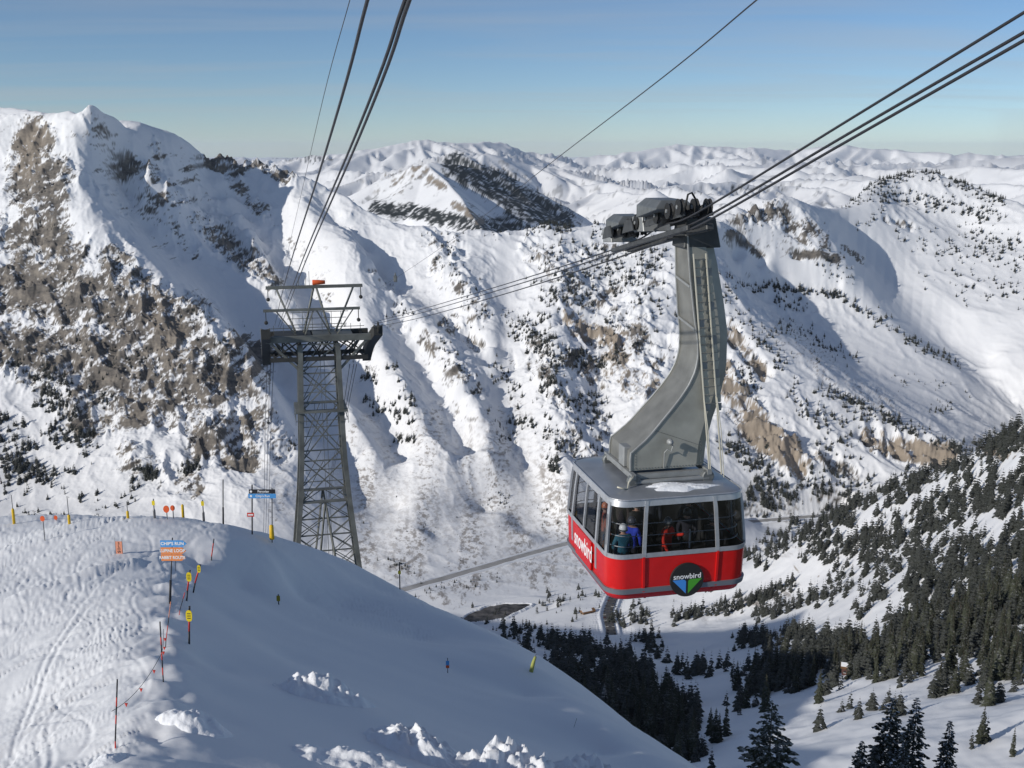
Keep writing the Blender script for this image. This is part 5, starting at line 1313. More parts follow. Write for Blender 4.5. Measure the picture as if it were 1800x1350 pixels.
MB().tube([(0, 0, -0.3), (0, 0, sc(30))], sc(0.7), 6).build('stake', M_GREYP, r); MB().box((0, -0.05, sc(21)), (sc(6), 0.03, sc(8))).build('plate', M_SKYB, r); MB().box((0, -0.05, sc(14)), (sc(6), 0.03, sc(5))).build('plate', M_ORANGE, r)
r, g = sign_root('snow_post', 'pale yellow leaning pad post at the edge of the shaded slope', 'post', 932, 1180); 
t = at(941, 1153, g[1]) - g; MB().tube([np.array([0, 0, -.3]), t * 0.6, t], 0.17, 8, r1=0.09).build('pad', principled('pale_yellow_pad', (0.36, 0.38, 0.10), 0.7), r, smooth=True); MB().tube([t * 0.95, t * 1.15], 0.03, 6).build('pole', M_GREYP, r)
r, g = sign_root('cane', 'thin bare cane stuck in the lower shaded slope', 'cane', 1006, 1279); pole_to(r, g, 1014, 1261, 0.012, M_GREYP)

# ------------------------------------------------------------------ broken snow heaped along the lower edge
def heap(lab, cx, cy, Lpx, Wm, H, seed, ang=0.0, jag=1.0):
    g = ground(cx, cy); L = Lpx * g[1] * 1.15 / FPX
    nx, ny = 110, 44
    a, b = np.meshgrid(np.linspace(-1.3, 1.3, nx), np.linspace(-1.3, 1.3, ny), indexing='ij')
    u = a * L / 2; v = b * Wm / 2
    X = g[0] + u * math.cos(ang) - v * math.sin(ang); Y = g[1] + u * math.sin(ang) + v * math.cos(ang)
    env = 1 - np.sqrt(np.abs(a) ** 2.2 + np.abs(b) ** 2.0 + 0.02)
    env = env + 0.20 * (1 - sstep(1.0, 1.25, np.maximum(np.abs(a), np.abs(b)))) * fbm(u / 0.9 + seed, v / 0.9, 3, seed=300 + seed)
    ch = 0.34 * fbm(u / 0.8, v / 0.7, 3, 0.55, seed=310 + seed) + 0.10 * np.sign(pnoise(u / 0.33, v / 0.3, 315 + seed)) * np.abs(pnoise(u / 0.33, v / 0.3, 315 + seed)) ** 0.5 + 0.05 * fbm(u / 0.13, v / 0.13, 2, seed=320 + seed)
    Zb = fg_height(X, Y, False)
    Z = Zb + np.where(env > 0, H * 1.15 * np.abs(env) * (0.9 + jag * ch * 1.0), env * 1.2) - 0.03
    V = np.stack([X - g[0], Y - g[1], Z - g[2]], -1)
    o = grid_mesh('snow_heap', V[..., 0], V[..., 1], V[..., 2], M_SNOW, {})
    o.location = g
    return tag(o, lab, 'snow heap', 'broken snow heaps in the shaded slope')
heap('long low sunlit snow heap in the middle of the shaded slope', 572, 1226, 165, 2.8, 1.35, 1, 0.10, 0.8)
heap('crumbled sunlit snow heap falling towards the lower edge', 735, 1318, 120, 5.4, 1.35, 2, 0.9, 1.0)
heap('flat snow crust just above the lower picture edge', 650, 1348, 280, 2.6, 0.75, 3, 0.05, 0.6)
heap('large jagged snow heap at the bottom centre', 905, 1358, 260, 3.4, 1.5, 4, 0.12, 1.1)
heap('jagged snow heap right of the large one at the bottom', 1035, 1366, 200, 2.8, 1.3, 5, 0.2, 1.0)
heap('low crumbled snow strip beside the shadow edge', 345, 1275, 120, 2.0, 0.65, 6, -0.25, 0.8)
heap('small snow lump at the foot of the nearest boundary pole', 185, 1340, 60, 1.6, 0.35, 7, 0.1, 0.8)

# ------------------------------------------------------------------ conifers
def needle_material(name, col, snow):
    m = bpy.data.materials.new(name); m.use_nodes = True; nt = m.node_tree; N = nt.nodes; L = nt.links
    b = N['Principled BSDF']; b.inputs['Roughness'].default_value = 0.8; b.inputs['Specular IOR Level'].default_value = 0.15
    tc = N.new('ShaderNodeTexCoord'); n = N.new('ShaderNodeTexNoise'); n.inputs['Scale'].default_value = 0.9; n.inputs['Detail'].default_value = 5
    L.new(tc.outputs['Object'], n.inputs['Vector'])
    cr = N.new('ShaderNodeValToRGB'); cr.color_ramp.elements[0].position = 0.3; cr.color_ramp.elements[0].color = (col[0] * .55, col[1] * .55, col[2] * .55, 1)
    cr.color_ramp.elements[1].position = 0.7; cr.color_ramp.elements[1].color = (col[0] * 1.5, col[1] * 1.4, col[2] * 1.3, 1)
    L.new(n.outputs['Fac'], cr.inputs[0])
    n2 = N.new('ShaderNodeTexNoise'); n2.inputs['Scale'].default_value = 1.7; n2.inputs['Detail'].default_value = 3
    L.new(tc.outputs['Object'], n2.inputs['Vector'])
    geo = N.new('ShaderNodeNewGeometry'); sp = N.new('ShaderNodeSeparateXYZ'); L.new(geo.outputs['Normal'], sp.inputs[0])
    ab = N.new('ShaderNodeMath'); ab.operation = 'ABSOLUTE'; L.new(sp.outputs['Z'], ab.inputs[0])
    mu = N.new('ShaderNodeMath'); mu.operation = 'MULTIPLY'; L.new(ab.outputs[0], mu.inputs[0]); L.new(n2.outputs['Fac'], mu.inputs[1])
    mr = N.new('ShaderNodeMapRange'); mr.inputs['From Min'].default_value = 0.36; mr.inputs['From Max'].default_value = 0.52; mr.inputs['To Max'].default_value = snow
    L.new(mu.outputs[0], mr.inputs['Value'])
    oi = N.new('ShaderNodeObjectInfo'); rv = N.new('ShaderNodeMapRange'); rv.inputs['To Min'].default_value = 0.6; rv.inputs['To Max'].default_value = 1.5
    L.new(oi.outputs['Random'], rv.inputs['Value']); vm = N.new('ShaderNodeVectorMath'); vm.operation = 'SCALE'
    L.new(cr.outputs[0], vm.inputs[0]); L.new(rv.outputs[0], vm.inputs['Scale'])
    mx = N.new('ShaderNodeMixRGB'); mx.inputs['Color2'].default_value = (0.75, 0.77, 0.8, 1)
    L.new(mr.outputs[0], mx.inputs['Fac']); L.new(vm.outputs[0], mx.inputs['Color1']); L.new(mx.outputs[0], b.inputs['Base Color'])
    return m
M_NEED = needle_material('fir_needles', (0.036, 0.042, 0.029), 0.34)
M_NEEDF = needle_material('far_fir_needles', (0.027, 0.032, 0.025), 0.10)
M_FROST = needle_material('frosted_fir', (0.20, 0.21, 0.22), 0.9)
M_BARK = principled('bark', (0.07, 0.055, 0.045), 0.9, noise=0.3, nscale=4)

def frond(V, F, base, ang, length, droop, width, rng, segs=2):
    """a drooping spray: a tapering kite with ragged side tips"""
    c, s = math.cos(ang), math.sin(ang); d = np.array([c, s, 0]); side = np.array([-s, c, 0])
    o = len(V)
    p1 = base + d * length * 0.55 + np.array([0, 0, -droop * 0.35]); p2 = base + d * length + np.array([0, 0, -droop])
    up = np.array([0, 0, width * 0.22])
    V += [base, p1 + side * width / 2 - up, p1 + up * 0.6, p1 - side * width / 2 - up, p2]
    F += [(o, o + 1, o + 2), (o, o + 2, o + 3), (o + 1, o + 4, o + 2), (o + 2, o + 4, o + 3)]
def crown_arrays(seed, whorls, per, h=1.0, wid=0.16, base=0.06, gaps=0.1):
    rng = random.Random(seed); V, F = [], []
    for w in range(whorls):
        t = (w + 0.4) / whorls
        z = h * (base + (0.97 - base) * t)
        R = wid * h * (1 - t) ** 0.85 * rng.uniform(0.72, 1.15) + 0.012 * h
        a0 = rng.uniform(0, 6.28)
        for k in range(per):
            if rng.random() < gaps: continue
            l = R * rng.uniform(0.7, 1.25)
            frond(V, F, np.array([0, 0, z + 0.02 * h * rng.uniform(-1, 1)]), a0 + 2 * math.pi * k / per + rng.uniform(-0.3, 0.3), l, l * rng.uniform(0.35, 0.75), l * rng.uniform(0.7, 1.0), rng)
    o = len(V)       # leader
    V += [np.array([0.006 * h, 0, h * 0.93]), np.array([-0.004 * h, 0.005 * h, h * 0.93]), np.array([-0.004 * h, -0.005 * h, h * 0.93]), np.array([0, 0, h * 1.02])]
    F += [(o, o + 1, o + 3), (o + 1, o + 2, o + 3), (o + 2, o, o + 3)]
    return np.array(V), F
def mesh_from(name, V, F, mat):
    me = bpy.data.meshes.new(name); me.from_pydata([tuple(v) for v in V], [], F); me.update(); me.materials.append(mat); return me
CROWNS = [mesh_from('fir_crown', *crown_arrays(500 + k, 17, 7, 1.0, (0.15, 0.17, 0.13, 0.19, 0.16, 0.14)[k]), M_NEED) for k in range(6)]
TRUNK = MB().tube([(0, 0, -0.06), (0, 0, 0.5), (0, 0, 0.96)], 0.018, 6, r1=0.004).build('tmp_trunk', M_BARK, None); TRUNK_ME = TRUNK.data; TRUNK_ME.name = 'fir_trunk'; bpy.data.objects.remove(TRUNK)
def dup_tree(loc, h, rot, k, label, group, w=1.0, mat=None):
    t = bpy.data.objects.new('fir_tree', None); COL.objects.link(t); t.empty_display_size = 1
    t.location = tuple(map(float, loc)); t.rotation_euler = (0, 0, rot); t.scale = (h * w, h * w, h)
    tag(t, label, 'tree', group)
    for nm, me in (('crown', CROWNS[k % 6]), ('trunk', TRUNK_ME)):
        o = bpy.data.objects.new(nm, me); COL.objects.link(o); o.parent = t
        if mat and nm == 'crown':
            o.material_slots[0].link = 'OBJECT'; o.material_slots[0].material = mat
    return t

# which ground shows at which place in the photograph
el = np.arctan2(MZ, np.hypot(MX, MY))
visible = el >= np.maximum.accumulate(el, axis=1) - 1e-4
CELL = 5
lookup = {}
vi, vj = np.where(visible & (mpx > -120) & (mpx < 1920) & (mpy > 150) & (mpy < 1420))
cx_, cy_ = (mpx[vi, vj] // CELL).astype(int), (mpy[vi, vj] // CELL).astype(int)
order = np.random.RandomState(1).permutation(len(vi))
for q in order[::-1]: lookup[(cx_[q], cy_[q])] = (vi[q], vj[q])
def hit(px, py):
    c = (int(px // CELL), int(py // CELL))
    for dx, dy in ((0, 0), (0, 1), (1, 0), (-1, 0), (0, -1), (1, 1), (-1, 1), (0, 2)):
        k = lookup.get((c[0] + dx, c[1] + dy))
        if k is not None:
            f = np.array([MX[k], MY[k], MZ[k]])
            d = at(px, py, 1.0)                      # slide sideways to the exact column
            return np.array([d[0] * f[1], f[1], f[2]]) if abs(d[0] * f[1] - f[0]) < 8 * f[1] / FPX else f
    return None
# (polyline, half-width in px, number, height m, label, group)
TREES = [
 # left flank under the rocks
 ([(10, 640), (60, 655), (130, 700)], 28, 45, (9, 15), 0), ([(0, 750), (30, 800), (15, 850)], 35, 85, (10, 17), 0), ([(90, 760), (150, 765), (160, 790)], 22, 50, (9, 15), 0), ([(60, 830), (100, 845)], 22, 30, (9, 15), 0), ([(70, 700), (110, 730)], 20, 30, (9, 14), 0),
 ([(160, 680), (200, 720)], 20, 14, (7, 11), 0), ([(230, 850), (275, 830), (290, 850)], 13, 24, (9, 14), 0), ([(315, 832), (350, 820)], 11, 20, (9, 14), 0), ([(30, 918), (60, 898)], 8, 8, (6, 9), 0), ([(80, 908), (125, 916)], 8, 14, (6, 9), 0), ([(100, 870), (240, 880)], 14, 8, (7, 11), 0), ([(160, 900), (200, 890)], 12, 8, (5, 8), 0),
 ([(160, 640), (250, 620), (400, 620)], 60, 70, (4, 8), 0), ([(0, 480), (200, 560)], 80, 70, (4, 8), 0), ([(180, 440), (330, 540), (440, 640)], 14, 60, (4, 8), 0), ([(330, 370), (440, 460), (480, 500)], 18, 25, (4, 7), 0), ([(60, 250), (100, 420)], 40, 25, (4, 7), 0),
 # spur in the middle
 ([(638, 658), (662, 668)], 9, 14, (9, 14), 1), ([(640, 715), (700, 715), (720, 740)], 16, 48, (9, 14), 1), ([(690, 765), (730, 782)], 10, 16, (9, 14), 1), ([(688, 640), (712, 690), (735, 715)], 5, 8, (10, 15), 1), ([(600, 560), (620, 640)], 8, 8, (6, 10), 1), ([(470, 730), (520, 800)], 14, 14, (5, 9), 1),
 ([(690, 545), (730, 556)], 8, 14, (6, 10), 1), ([(740, 590), (800, 640), (840, 690)], 18, 34, (6, 10), 1), ([(770, 415), (800, 440)], 18, 26, (6, 10), 1), ([(800, 490), (850, 560)], 24, 34, (6, 10), 1), ([(770, 460), (820, 480)], 16, 16, (6, 10), 1), ([(860, 400), (900, 420)], 12, 6, (6, 9), 1),
 ([(950, 394), (1005, 402)], 10, 45, (8, 13), 2), ([(940, 420), (1000, 450), (985, 500)], 26, 38, (7, 11), 2), ([(1000, 480), (1100, 470), (1180, 455)], 38, 120, (8, 13), 2), ([(960, 520), (1040, 530)], 26, 50, (7, 12), 2), ([(920, 560), (985, 640), (955, 700)], 34, 110, (8, 13), 2), ([(1010, 620), (1100, 640)], 26, 60, (7, 12), 2), ([(1100, 500), (1170, 540)], 30, 40, (7, 12), 2), ([(1060, 560), (1140, 600)], 20, 30, (6, 10), 2),
 ([(900, 745), (970, 762), (1005, 800)], 18, 34, (8, 13), 2), ([(970, 810), (985, 830)], 6, 8, (11, 16), 2), ([(1000, 700), (1060, 740)], 28, 44, (7, 12), 2), ([(870, 640), (910, 700)], 16, 18, (7, 11), 2), ([(880, 550), (920, 600)], 14, 14, (6, 10), 2), ([(1040, 400), (1150, 420)], 16, 30, (7, 11), 2), ([(1010, 780), (1060, 800)], 20, 14, (8, 12), 2), ([(860, 720), (900, 790)], 12, 10, (6, 9), 2),
 # right: bowls and cliffs
 ([(1290, 500), (1360, 508), (1470, 520)], 6, 80, (10, 15), 3), ([(1360, 525), (1410, 540)], 10, 26, (8, 12), 3), ([(1470, 520), (1540, 560), (1610, 605), (1690, 645)], 6, 70, (10, 15), 3), ([(1370, 575), (1440, 600), (1500, 640)], 16, 60, (7, 11), 3), ([(1440, 680), (1540, 728), (1600, 750)], 12, 80, (8, 13), 3), ([(1300, 560), (1380, 640)], 14, 44, (7, 12), 3),
 ([(1280, 770), (1345, 830), (1360, 890)], 22, 100, (10, 15), 3), ([(1410, 700), (1500, 800)], 45, 80, (8, 13), 3), ([(1560, 742), (1700, 792)], 8, 50, (8, 13), 3), ([(1400, 840), (1530, 862)], 28, 56, (9, 14), 3), ([(1290, 885), (1400, 872)], 16, 46, (9, 14), 3), ([(1630, 715), (1665, 725)], 8, 10, (8, 12), 3), ([(1560, 660), (1680, 700)], 20, 22, (6, 10), 3), ([(1300, 640), (1330, 700)], 20, 24, (7, 12), 3), ([(1260, 480), (1300, 560)], 14, 26, (7, 11), 3),
 ([(1515, 330), (1580, 308), (1640, 302), (1700, 330), (1765, 357)], 12, 170, (9, 14), 4), ([(1540, 340), (1600, 350), (1670, 365), (1750, 375)], 16, 120, (9, 14), 4), ([(1690, 400), (1760, 430), (1785, 480)], 32, 75, (8, 13), 4), ([(1590, 410), (1700, 450)], 26, 45, (8, 12), 4), ([(1660, 490), (1790, 510)], 36, 44, (7, 12), 4), ([(1500, 400), (1560, 370)], 12, 12, (7, 11), 4), ([(1480, 362), (1520, 350)], 8, 22, (7, 11), 4), ([(1440, 440), (1490, 470)], 12, 14, (6, 10), 4), ([(1300, 370), (1430, 400)], 26, 30, (4, 7), 4), ([(1460, 470), (1500, 500)], 16, 12, (6, 10), 4),
 # near flank on the right
 ([(1800, 760), (1700, 806), (1600, 850), (1500, 895), (1420, 930), (1345, 965)], 22, 420, (13, 20), 5), ([(1810, 850), (1700, 885), (1600, 930), (1500, 965)], 36, 300, (13, 20), 5), ([(1810, 950), (1720, 1000), (1600, 1010), (1540, 1000)], 48, 270, (13, 21), 5), ([(1790, 1050), (1700, 1090), (1600, 1110)], 55, 360, (14, 22), 5), ([(1620, 1140), (1500, 1152), (1430, 1175)], 40, 280, (14, 22), 5), ([(1800, 1130), (1740, 1190)], 36, 70, (14, 21), 5),
 ([(1430, 1170), (1330, 1195), (1290, 1230)], 36, 160, (14, 21), 6), ([(1360, 965), (1250, 995), (1150, 1005)], 16, 150, (11, 17), 7), ([(1330, 1085), (1480, 1040)], 10, 60, (11, 17), 7), ([(1180, 1090), (1300, 1062), (1400, 1030)], 10, 110, (11, 17), 7), ([(1290, 1132), (1330, 1122), (1430, 1115)], 10, 80, (11, 18), 7), ([(1080, 1092), (1140, 1082)], 14, 34, (11, 17), 7), ([(1470, 1010), (1530, 1040)], 20, 20, (11, 16), 7), ([(1500, 1080), (1540, 1060)], 16, 10, (10, 15), 7), ([(1420, 950), (1480, 990)], 24, 40, (11, 17), 7), ([(1640, 1240), (1680, 1200), (1780, 1230)], 22, 22, (11, 17), 5), ([(1700, 1300), (1780, 1340)], 16, 5, (8, 13), 5), ([(1440, 1283), (1444, 1285)], 2, 1, (13, 14), 5), ([(1480, 1255), (1580, 1240)], 14, 14, (7, 12), 5),
 # dark gully below the station
 ([(885, 1118), (960, 1135), (1080, 1150), (1165, 1135)], 18, 150, (13, 20), 6), ([(950, 1175), (1050, 1195), (1150, 1200)], 36, 240, (14, 22), 6), ([(1040, 1250), (1120, 1262), (1200, 1240)], 36, 180, (14, 22), 6), ([(1090, 1305), (1200, 1300)], 36, 90, (14, 21), 6), ([(1200, 1335), (1260, 1300)], 26, 36, (12, 19), 6), ([(1180, 1180), (1260, 1185)], 18, 22, (13, 19), 6), ([(1340, 1150), (1390, 1130)], 10, 12, (12, 18), 6),
 # valley floor
 ([(950, 1062), (1000, 1050), (1045, 1042)], 10, 30, (8, 13), 8), ([(740, 1035), (880, 1020)], 12, 40, (4, 7), 8), ([(660, 985), (720, 1000)], 8, 16, (6, 10), 8), ([(850, 870), (980, 900)], 24, 40, (5, 8), 8), ([(800, 1085), (1060, 1075)], 14, 18, (8, 13), 8), ([(650, 880), (900, 960)], 50, 60, (3, 5), 8), ([(850, 1105), (960, 1105)], 8, 20, (8, 13), 8), ([(1150, 1045), (1260, 1030)], 14, 40, (9, 14), 7)]
TLAB = ['conifer on the snowy slope under the rocky buttress', 'conifer on the snow spur behind the lattice tower', 'conifer on the rocky face behind the tram arm', 'conifer on the benches and cliffs right of the tram arm', 'conifer on the rounded summit at the upper right',
        'dark conifer in the forest on the near right flank', 'dark conifer in the shaded gully forest below the tram', 'conifer in the sunlit strips right below the tram', 'conifer on the valley floor beside the road']
TMULT = [2.0, 1.5, 2.2, 1.8, 2.0, 1.25, 1.15, 1.4, 1.2]; HMULT = [1.6, 1.5, 1.6, 1.5, 1.6, 1.3, 1.35, 1.35, 1.2]
rng = random.Random(77); allt = []
for poly, w, n, (h0, h1), lab in TREES:
    P = np.array(poly, float); seg = np.hypot(*(P[1:] - P[:-1]).T); cum = np.concatenate([[0], np.cumsum(seg)])
    centres = []
    for _ in range(int(n * TMULT[lab])):
        if centres and rng.random() < 0.45:        # firs stand in clumps
            bx, by = rng.choice(centres); px, py = bx + rng.gauss(0, 7), by + rng.gauss(0, 4)
        else:
            s = rng.uniform(0, cum[-1]); k = min(len(seg) - 1, int(np.searchsorted(cum, s) - 1) if s > 0 else 0)
            c = P[k] + (P[k + 1] - P[k]) * ((s - cum[k]) / max(seg[k], 1e-6))
            px, py = c[0] + rng.gauss(0, w * 0.55), c[1] + rng.gauss(0, w * 0.55); centres.append((px, py))
        p = hit(px, py)
        if p is None: continue
        h = HMULT[lab] * rng.uniform(h0, h1) * rng.choice((1.0, 1.0, 1.15, 0.85, 0.6, 0.45))
        allt.append((h * FPX / p[1], p, h, lab, rng.uniform(0.8, 1.25), px, py))
# big firs in front, rooted below the lower picture edge
HERO = [(1358, 1226, 118, 'large dark fir with snow at its foot at the bottom edge', 0.24), (1570, 1222, 150, 'tall fir with ragged branches, left of the close pair', 0.21), (1613, 1221, 152, 'tall slim fir, right of the close pair', 0.16), (1671, 1264, 150, 'thin pointed fir right of the tall pair', 0.13),
        (1516, 1300, 165, 'small fir top left of the tall pair', 0.17), (1590, 1300, 140, 'short fir top between the tall pair', 0.2)]
M_BRANCH = principled('dark_branch', (0.03, 0.026, 0.022), 0.9)
def hero_fir(px, py, Y, lab, wid, seed):
    top = at(px, py, Y); h = 19.0 if py < 1260 else 14.0
    root = thing('fir_tree', lab, 'tree', (top[0], top[1], top[2] - h), 0, 'large firs at the lower right edge')
    MB().tube([(0, 0, -1.0), (0, 0, h * .5), (0, 0, h * .97)], 0.26, 8, r1=0.03).build('trunk', M_BARK, root)
    r2 = random.Random(seed); V, F, W, G = [], [], [], []
    nw = 44
    for w in range(nw):
        t = (w + 0.5) / nw; z = h * (0.10 + 0.88 * t); R = wid * h * ((1 - t) ** 0.8) * r2.uniform(0.65, 1.2) + 0.12
        n = 6 if t < 0.8 else 4; a0 = r2.uniform(0, 6.28)
        for k in range(n):
            if r2.random() < 0.12: continue
            l = R * r2.uniform(0.6, 1.3); ang = a0 + 6.283 * k / n + r2.uniform(-.35, .35); dr = l * r2.uniform(0.05, 0.45)
            d = np.array([math.cos(ang), math.sin(ang), 0])
            for j in range(7):          # sprays of needles along the limb
                f = 0.25 + 0.75 * (j + r2.random()) / 7
                b = np.array([0, 0, z]) + d * l * f + np.array([0, 0, -dr * f * f + 0.10 * l * f])
                frond(V, F, b, ang + r2.uniform(-1.2, 1.2), l * 0.30 * r2.uniform(.7, 1.3) + 0.2, 0.10 * l + 0.06 * r2.random(), l * 0.24 + 0.16, r2)
                if r2.random() < 0.12: frond(W, G, b + np.array([0, 0, 0.07]), ang + r2.uniform(-1, 1), l * 0.2 + 0.12, 0.04, l * 0.15 + 0.1, r2)
            o = len(V); e = np.array([0, 0, z]) + d * l + np.array([0, 0, -dr + 0.1 * l]); s = np.array([-d[1], d[0], 0]) * 0.035
            V += [np.array([0, 0, z]) + s, np.array([0, 0, z]) - s, e]; F.append((o, o + 1, o + 2))
    c = bpy.data.objects.new('crown', mesh_from('fir_crown_large', V, F, M_NEED)); COL.objects.link(c); c.parent = root
    sn = bpy.data.objects.new('snow_load', mesh_from('fir_snow', W, G, M_SNOW)); COL.objects.link(sn); sn.parent = root; sn['kind'] = 'stuff'
for k, (px, py, Y, lab, wid) in enumerate(HERO): hero_fir(px, py, Y, lab, wid, 900 + k)
allt.sort(key=lambda q: -q[0])
NEAR = allt[:294]
FOREST = {5: 'right flank forest', 6: 'gully forest below tram'}
def place_words(rows):
    out = {}
    for lab in set(r[3] for r in rows):
        sub = [r for r in rows if r[3] == lab]
        qx = np.quantile([r[5] for r in sub], [.2, .4, .6, .8]); qy = np.quantile([r[6] for r in sub], [.25, .5, .75]); qh = np.quantile([r[0] for r in sub], [.33, .66])
        for r in sub:
            hx_ = ['at the left end', 'left of the middle', 'in the middle', 'right of the middle', 'at the right end'][int(np.searchsorted(qx, r[5]))]
            vy_ = ['uppermost row', 'upper rows', 'lower rows', 'lowest row'][int(np.searchsorted(qy, r[6]))]
            sz_ = ['short', 'mid-sized', 'tall'][int(np.searchsorted(qh, r[0]))]
            out[id(r)] = '%s dark fir %s, %s, %s' % (sz_, hx_, vy_, FOREST.get(lab, 'sunlit strips below tram'))
    return out
words = place_words(NEAR)
for k, row in enumerate(NEAR):
    s, p, h, lab, w = row[:5]
    dup_tree(p - np.array([0, 0, 0.4]), h, rng.uniform(0, 6.28), k, words[id(row)], 'firs on the near slopes', w)
hp = hit(1062, 1250)
if hp is not None: dup_tree(hp - np.array([0, 0, 1]), 26, 0.3, 1, 'snow-plastered pale fir among the dark gully trees', None, 1.1, M_FROST)
# the remaining far trees: one mass
LODV = [crown_arrays(700 + k, 8, 6, 1.0, (0.21, 0.25, 0.19, 0.28)[k], 0.02, 0.06) for k in range(4)]
def mass(rows, name, label, mat):
    vs, fs, off = [], [], 0
    for (s, p, h, lab, w, *_) in rows:
        V, F = LODV[rng.randrange(4)]; a = rng.uniform(0, 6.28); c, si = math.cos(a), math.sin(a)
        X = (V[:, 0] * c - V[:, 1] * si) * h * w; Yy = (V[:, 0] * si + V[:, 1] * c) * h * w
        vs.append(np.stack([X + p[0], Yy + p[1], V[:, 2] * h + p[2] - 0.5], 1)); fs.append(np.array(F) + off); off += len(V)
    vs = np.concatenate(vs); fs = np.concatenate(fs)
    me = bpy.data.meshes.new(name); me.vertices.add(len(vs)); me.vertices.foreach_set('co', vs.astype(np.float32).ravel())
    me.loops.add(len(fs) * 3); me.loops.foreach_set('vertex_index', fs.astype(np.int32).ravel()); me.polygons.add(len(fs))
    me.polygons.foreach_set('loop_start', np.arange(0, len(fs) * 3, 3, dtype=np.int32)); me.polygons.foreach_set('loop_total', np.full(len(fs), 3, dtype=np.int32))
    me.update(); me.validate(); me.materials.append(mat)
    o = bpy.data.objects.new(name, me); COL.objects.link(o); tag(o, label, 'trees', None, 'stuff'); return o
mass(allt[294:], 'far_conifers', 'small far conifers scattered over the slopes across the valley', M_NEEDF)
print('TREES', len(allt))

# ------------------------------------------------------------------ valley floor: road, side road, frozen pond, lodge, cars
M_ASPH = principled('worn_asphalt', (0.32, 0.315, 0.31), 0.9, noise=0.2, nscale=0.05)
M_DASPH = principled('wet_asphalt', (0.10, 0.095, 0.09), 0.9, noise=0.2, nscale=0.05)
def strip(name, pts, width, mat, lift=1.0, lab=None):
    W = smooth_path(pts, 8); W = [np.array(p) for p in W]
    for _ in range(3):
        Z = [w[2] for w in W]
        for i in range(1, len(W) - 1): W[i][2] = (Z[i - 1] + Z[i] + Z[i + 1]) / 3
    vs = []; n = len(W)
    for i, p in enumerate(W):
        t = W[min(i + 1, n - 1)] - W[max(i - 1, 0)]; t[2] = 0; t /= np.linalg.norm(t); s = np.array([-t[1], t[0], 0]) * width / 2
        vs += [p + s + [0, 0, lift], p - s + [0, 0, lift], p - s * 1.3 + [0, 0, -4], p + s * 1.3 + [0, 0, -4]]
    fs = [(a * 4 + k, a * 4 + (k + 1) % 4, (a + 1) * 4 + (k + 1) % 4, (a + 1) * 4 + k) for a in range(n - 1) for k in range(4)]
    o = MB().add(vs, fs).build(name, mat, None); o['kind'] = 'structure'; return W
strip('road', ROAD_A, 17, M_ASPH, 0.6)
SR = strip('side_road', ROAD_B, 13, M_DASPH, 0.6)
pm = principled('dark_pond_ice', (0.075, 0.07, 0.066), 0.6, noise=0.95, nscale=0.09)
r_ = random.Random(5); pcen = np.mean(POND, 0); PP = line(POND + [POND[0]], 6)
POND = [p + (p - pcen) * r_.uniform(-0.10, 0.05) for p in PP[:-1]]
n = len(POND)
o = MB().add([(p[0], p[1], p[2] + 0.5) for p in POND] + [(p[0], p[1], p[2] - 5) for p in POND], [tuple(range(n))] + [(k, (k + 1) % n, n + (k + 1) % n, n + k) for k in range(n)]).build('pond', pm, None); o['kind'] = 'structure'
def lodge(px, py, w, d, h, rot, wallc, label):
    p = hit(px, py)
    if p is None: return
    r = thing('lodge', label, 'building', p - np.array([0, 0, 1.5]), rot)
    wm = principled('lodge_wall_%.2f' % wallc[0], wallc, 0.8, noise=0.15, nscale=0.5)
    MB().box((0, 0, h / 2), (w, d, h)).build('wall', wm, r)
    rfm = principled('lodge_roof', (0.19, 0.10, 0.045), 0.8)
    vs = [(-w / 2 - 1, -d / 2 - 1, h), (w / 2 + 1, -d / 2 - 1, h), (w / 2 + 1, d / 2 + 1, h), (-w / 2 - 1, d / 2 + 1, h), (-w / 2 - 1, 0, h + d * 0.3), (w / 2 + 1, 0, h + d * 0.3)]
    ro = MB().add(vs, [(0, 1, 5, 4), (2, 3, 4, 5), (1, 2, 5), (3, 0, 4), (3, 2, 1, 0)]).build('roof', rfm, r)
    vs = [(-w / 2 - 0.8, -d * 0.38, h + d * 0.1 + 0.3), (w / 2 * 0.55, -d * 0.42, h + d * 0.08 + 0.3), (w / 2 * 0.6, 0.0, h + d * 0.3 + 0.5), (-w / 2 - 0.8, 0.0, h + d * 0.3 + 0.5)]
    MB().add(vs + [(a, b, c - 0.5) for a, b, c in vs], [(0, 1, 2, 3), (7, 6, 5, 4), (0, 1, 5, 4), (1, 2, 6, 5), (2, 3, 7, 6), (3, 0, 4, 7)]).build('roof_snow', M_SNOW, ro)
    for k in range(int(w // 4)):
        x = -w / 2 + 2.2 + k * 4
        wn_ = MB().box((x, -d / 2 - 0.05, h * 0.55), (1.8, 0.2, 1.6)).build('window', M_DARK, r); MB().box((x, -d / 2 - 0.12, h * 0.55 - 0.95), (2.2, 0.3, 0.2)).build('sill', M_WHITE, wn_)
lodge(1033, 1079, 22, 11, 5, 0.5, (0.16, 0.10, 0.06), 'brown roofed lodge in the valley below the tram')
lodge(1498, 1183, 16, 9, 6, -0.3, (0.11, 0.05, 0.04), 'small red-brown cabin at the edge of the shaded forest')
lodge(1456, 1168, 10, 7, 5, 0.2, (0.12, 0.09, 0.07), 'small dark cabin left of the red-brown one')
M_BANK = principled('ploughed_snow', (0.78, 0.80, 0.83), 0.8, 0, 0.1, noise=0.06, nscale=0.1)
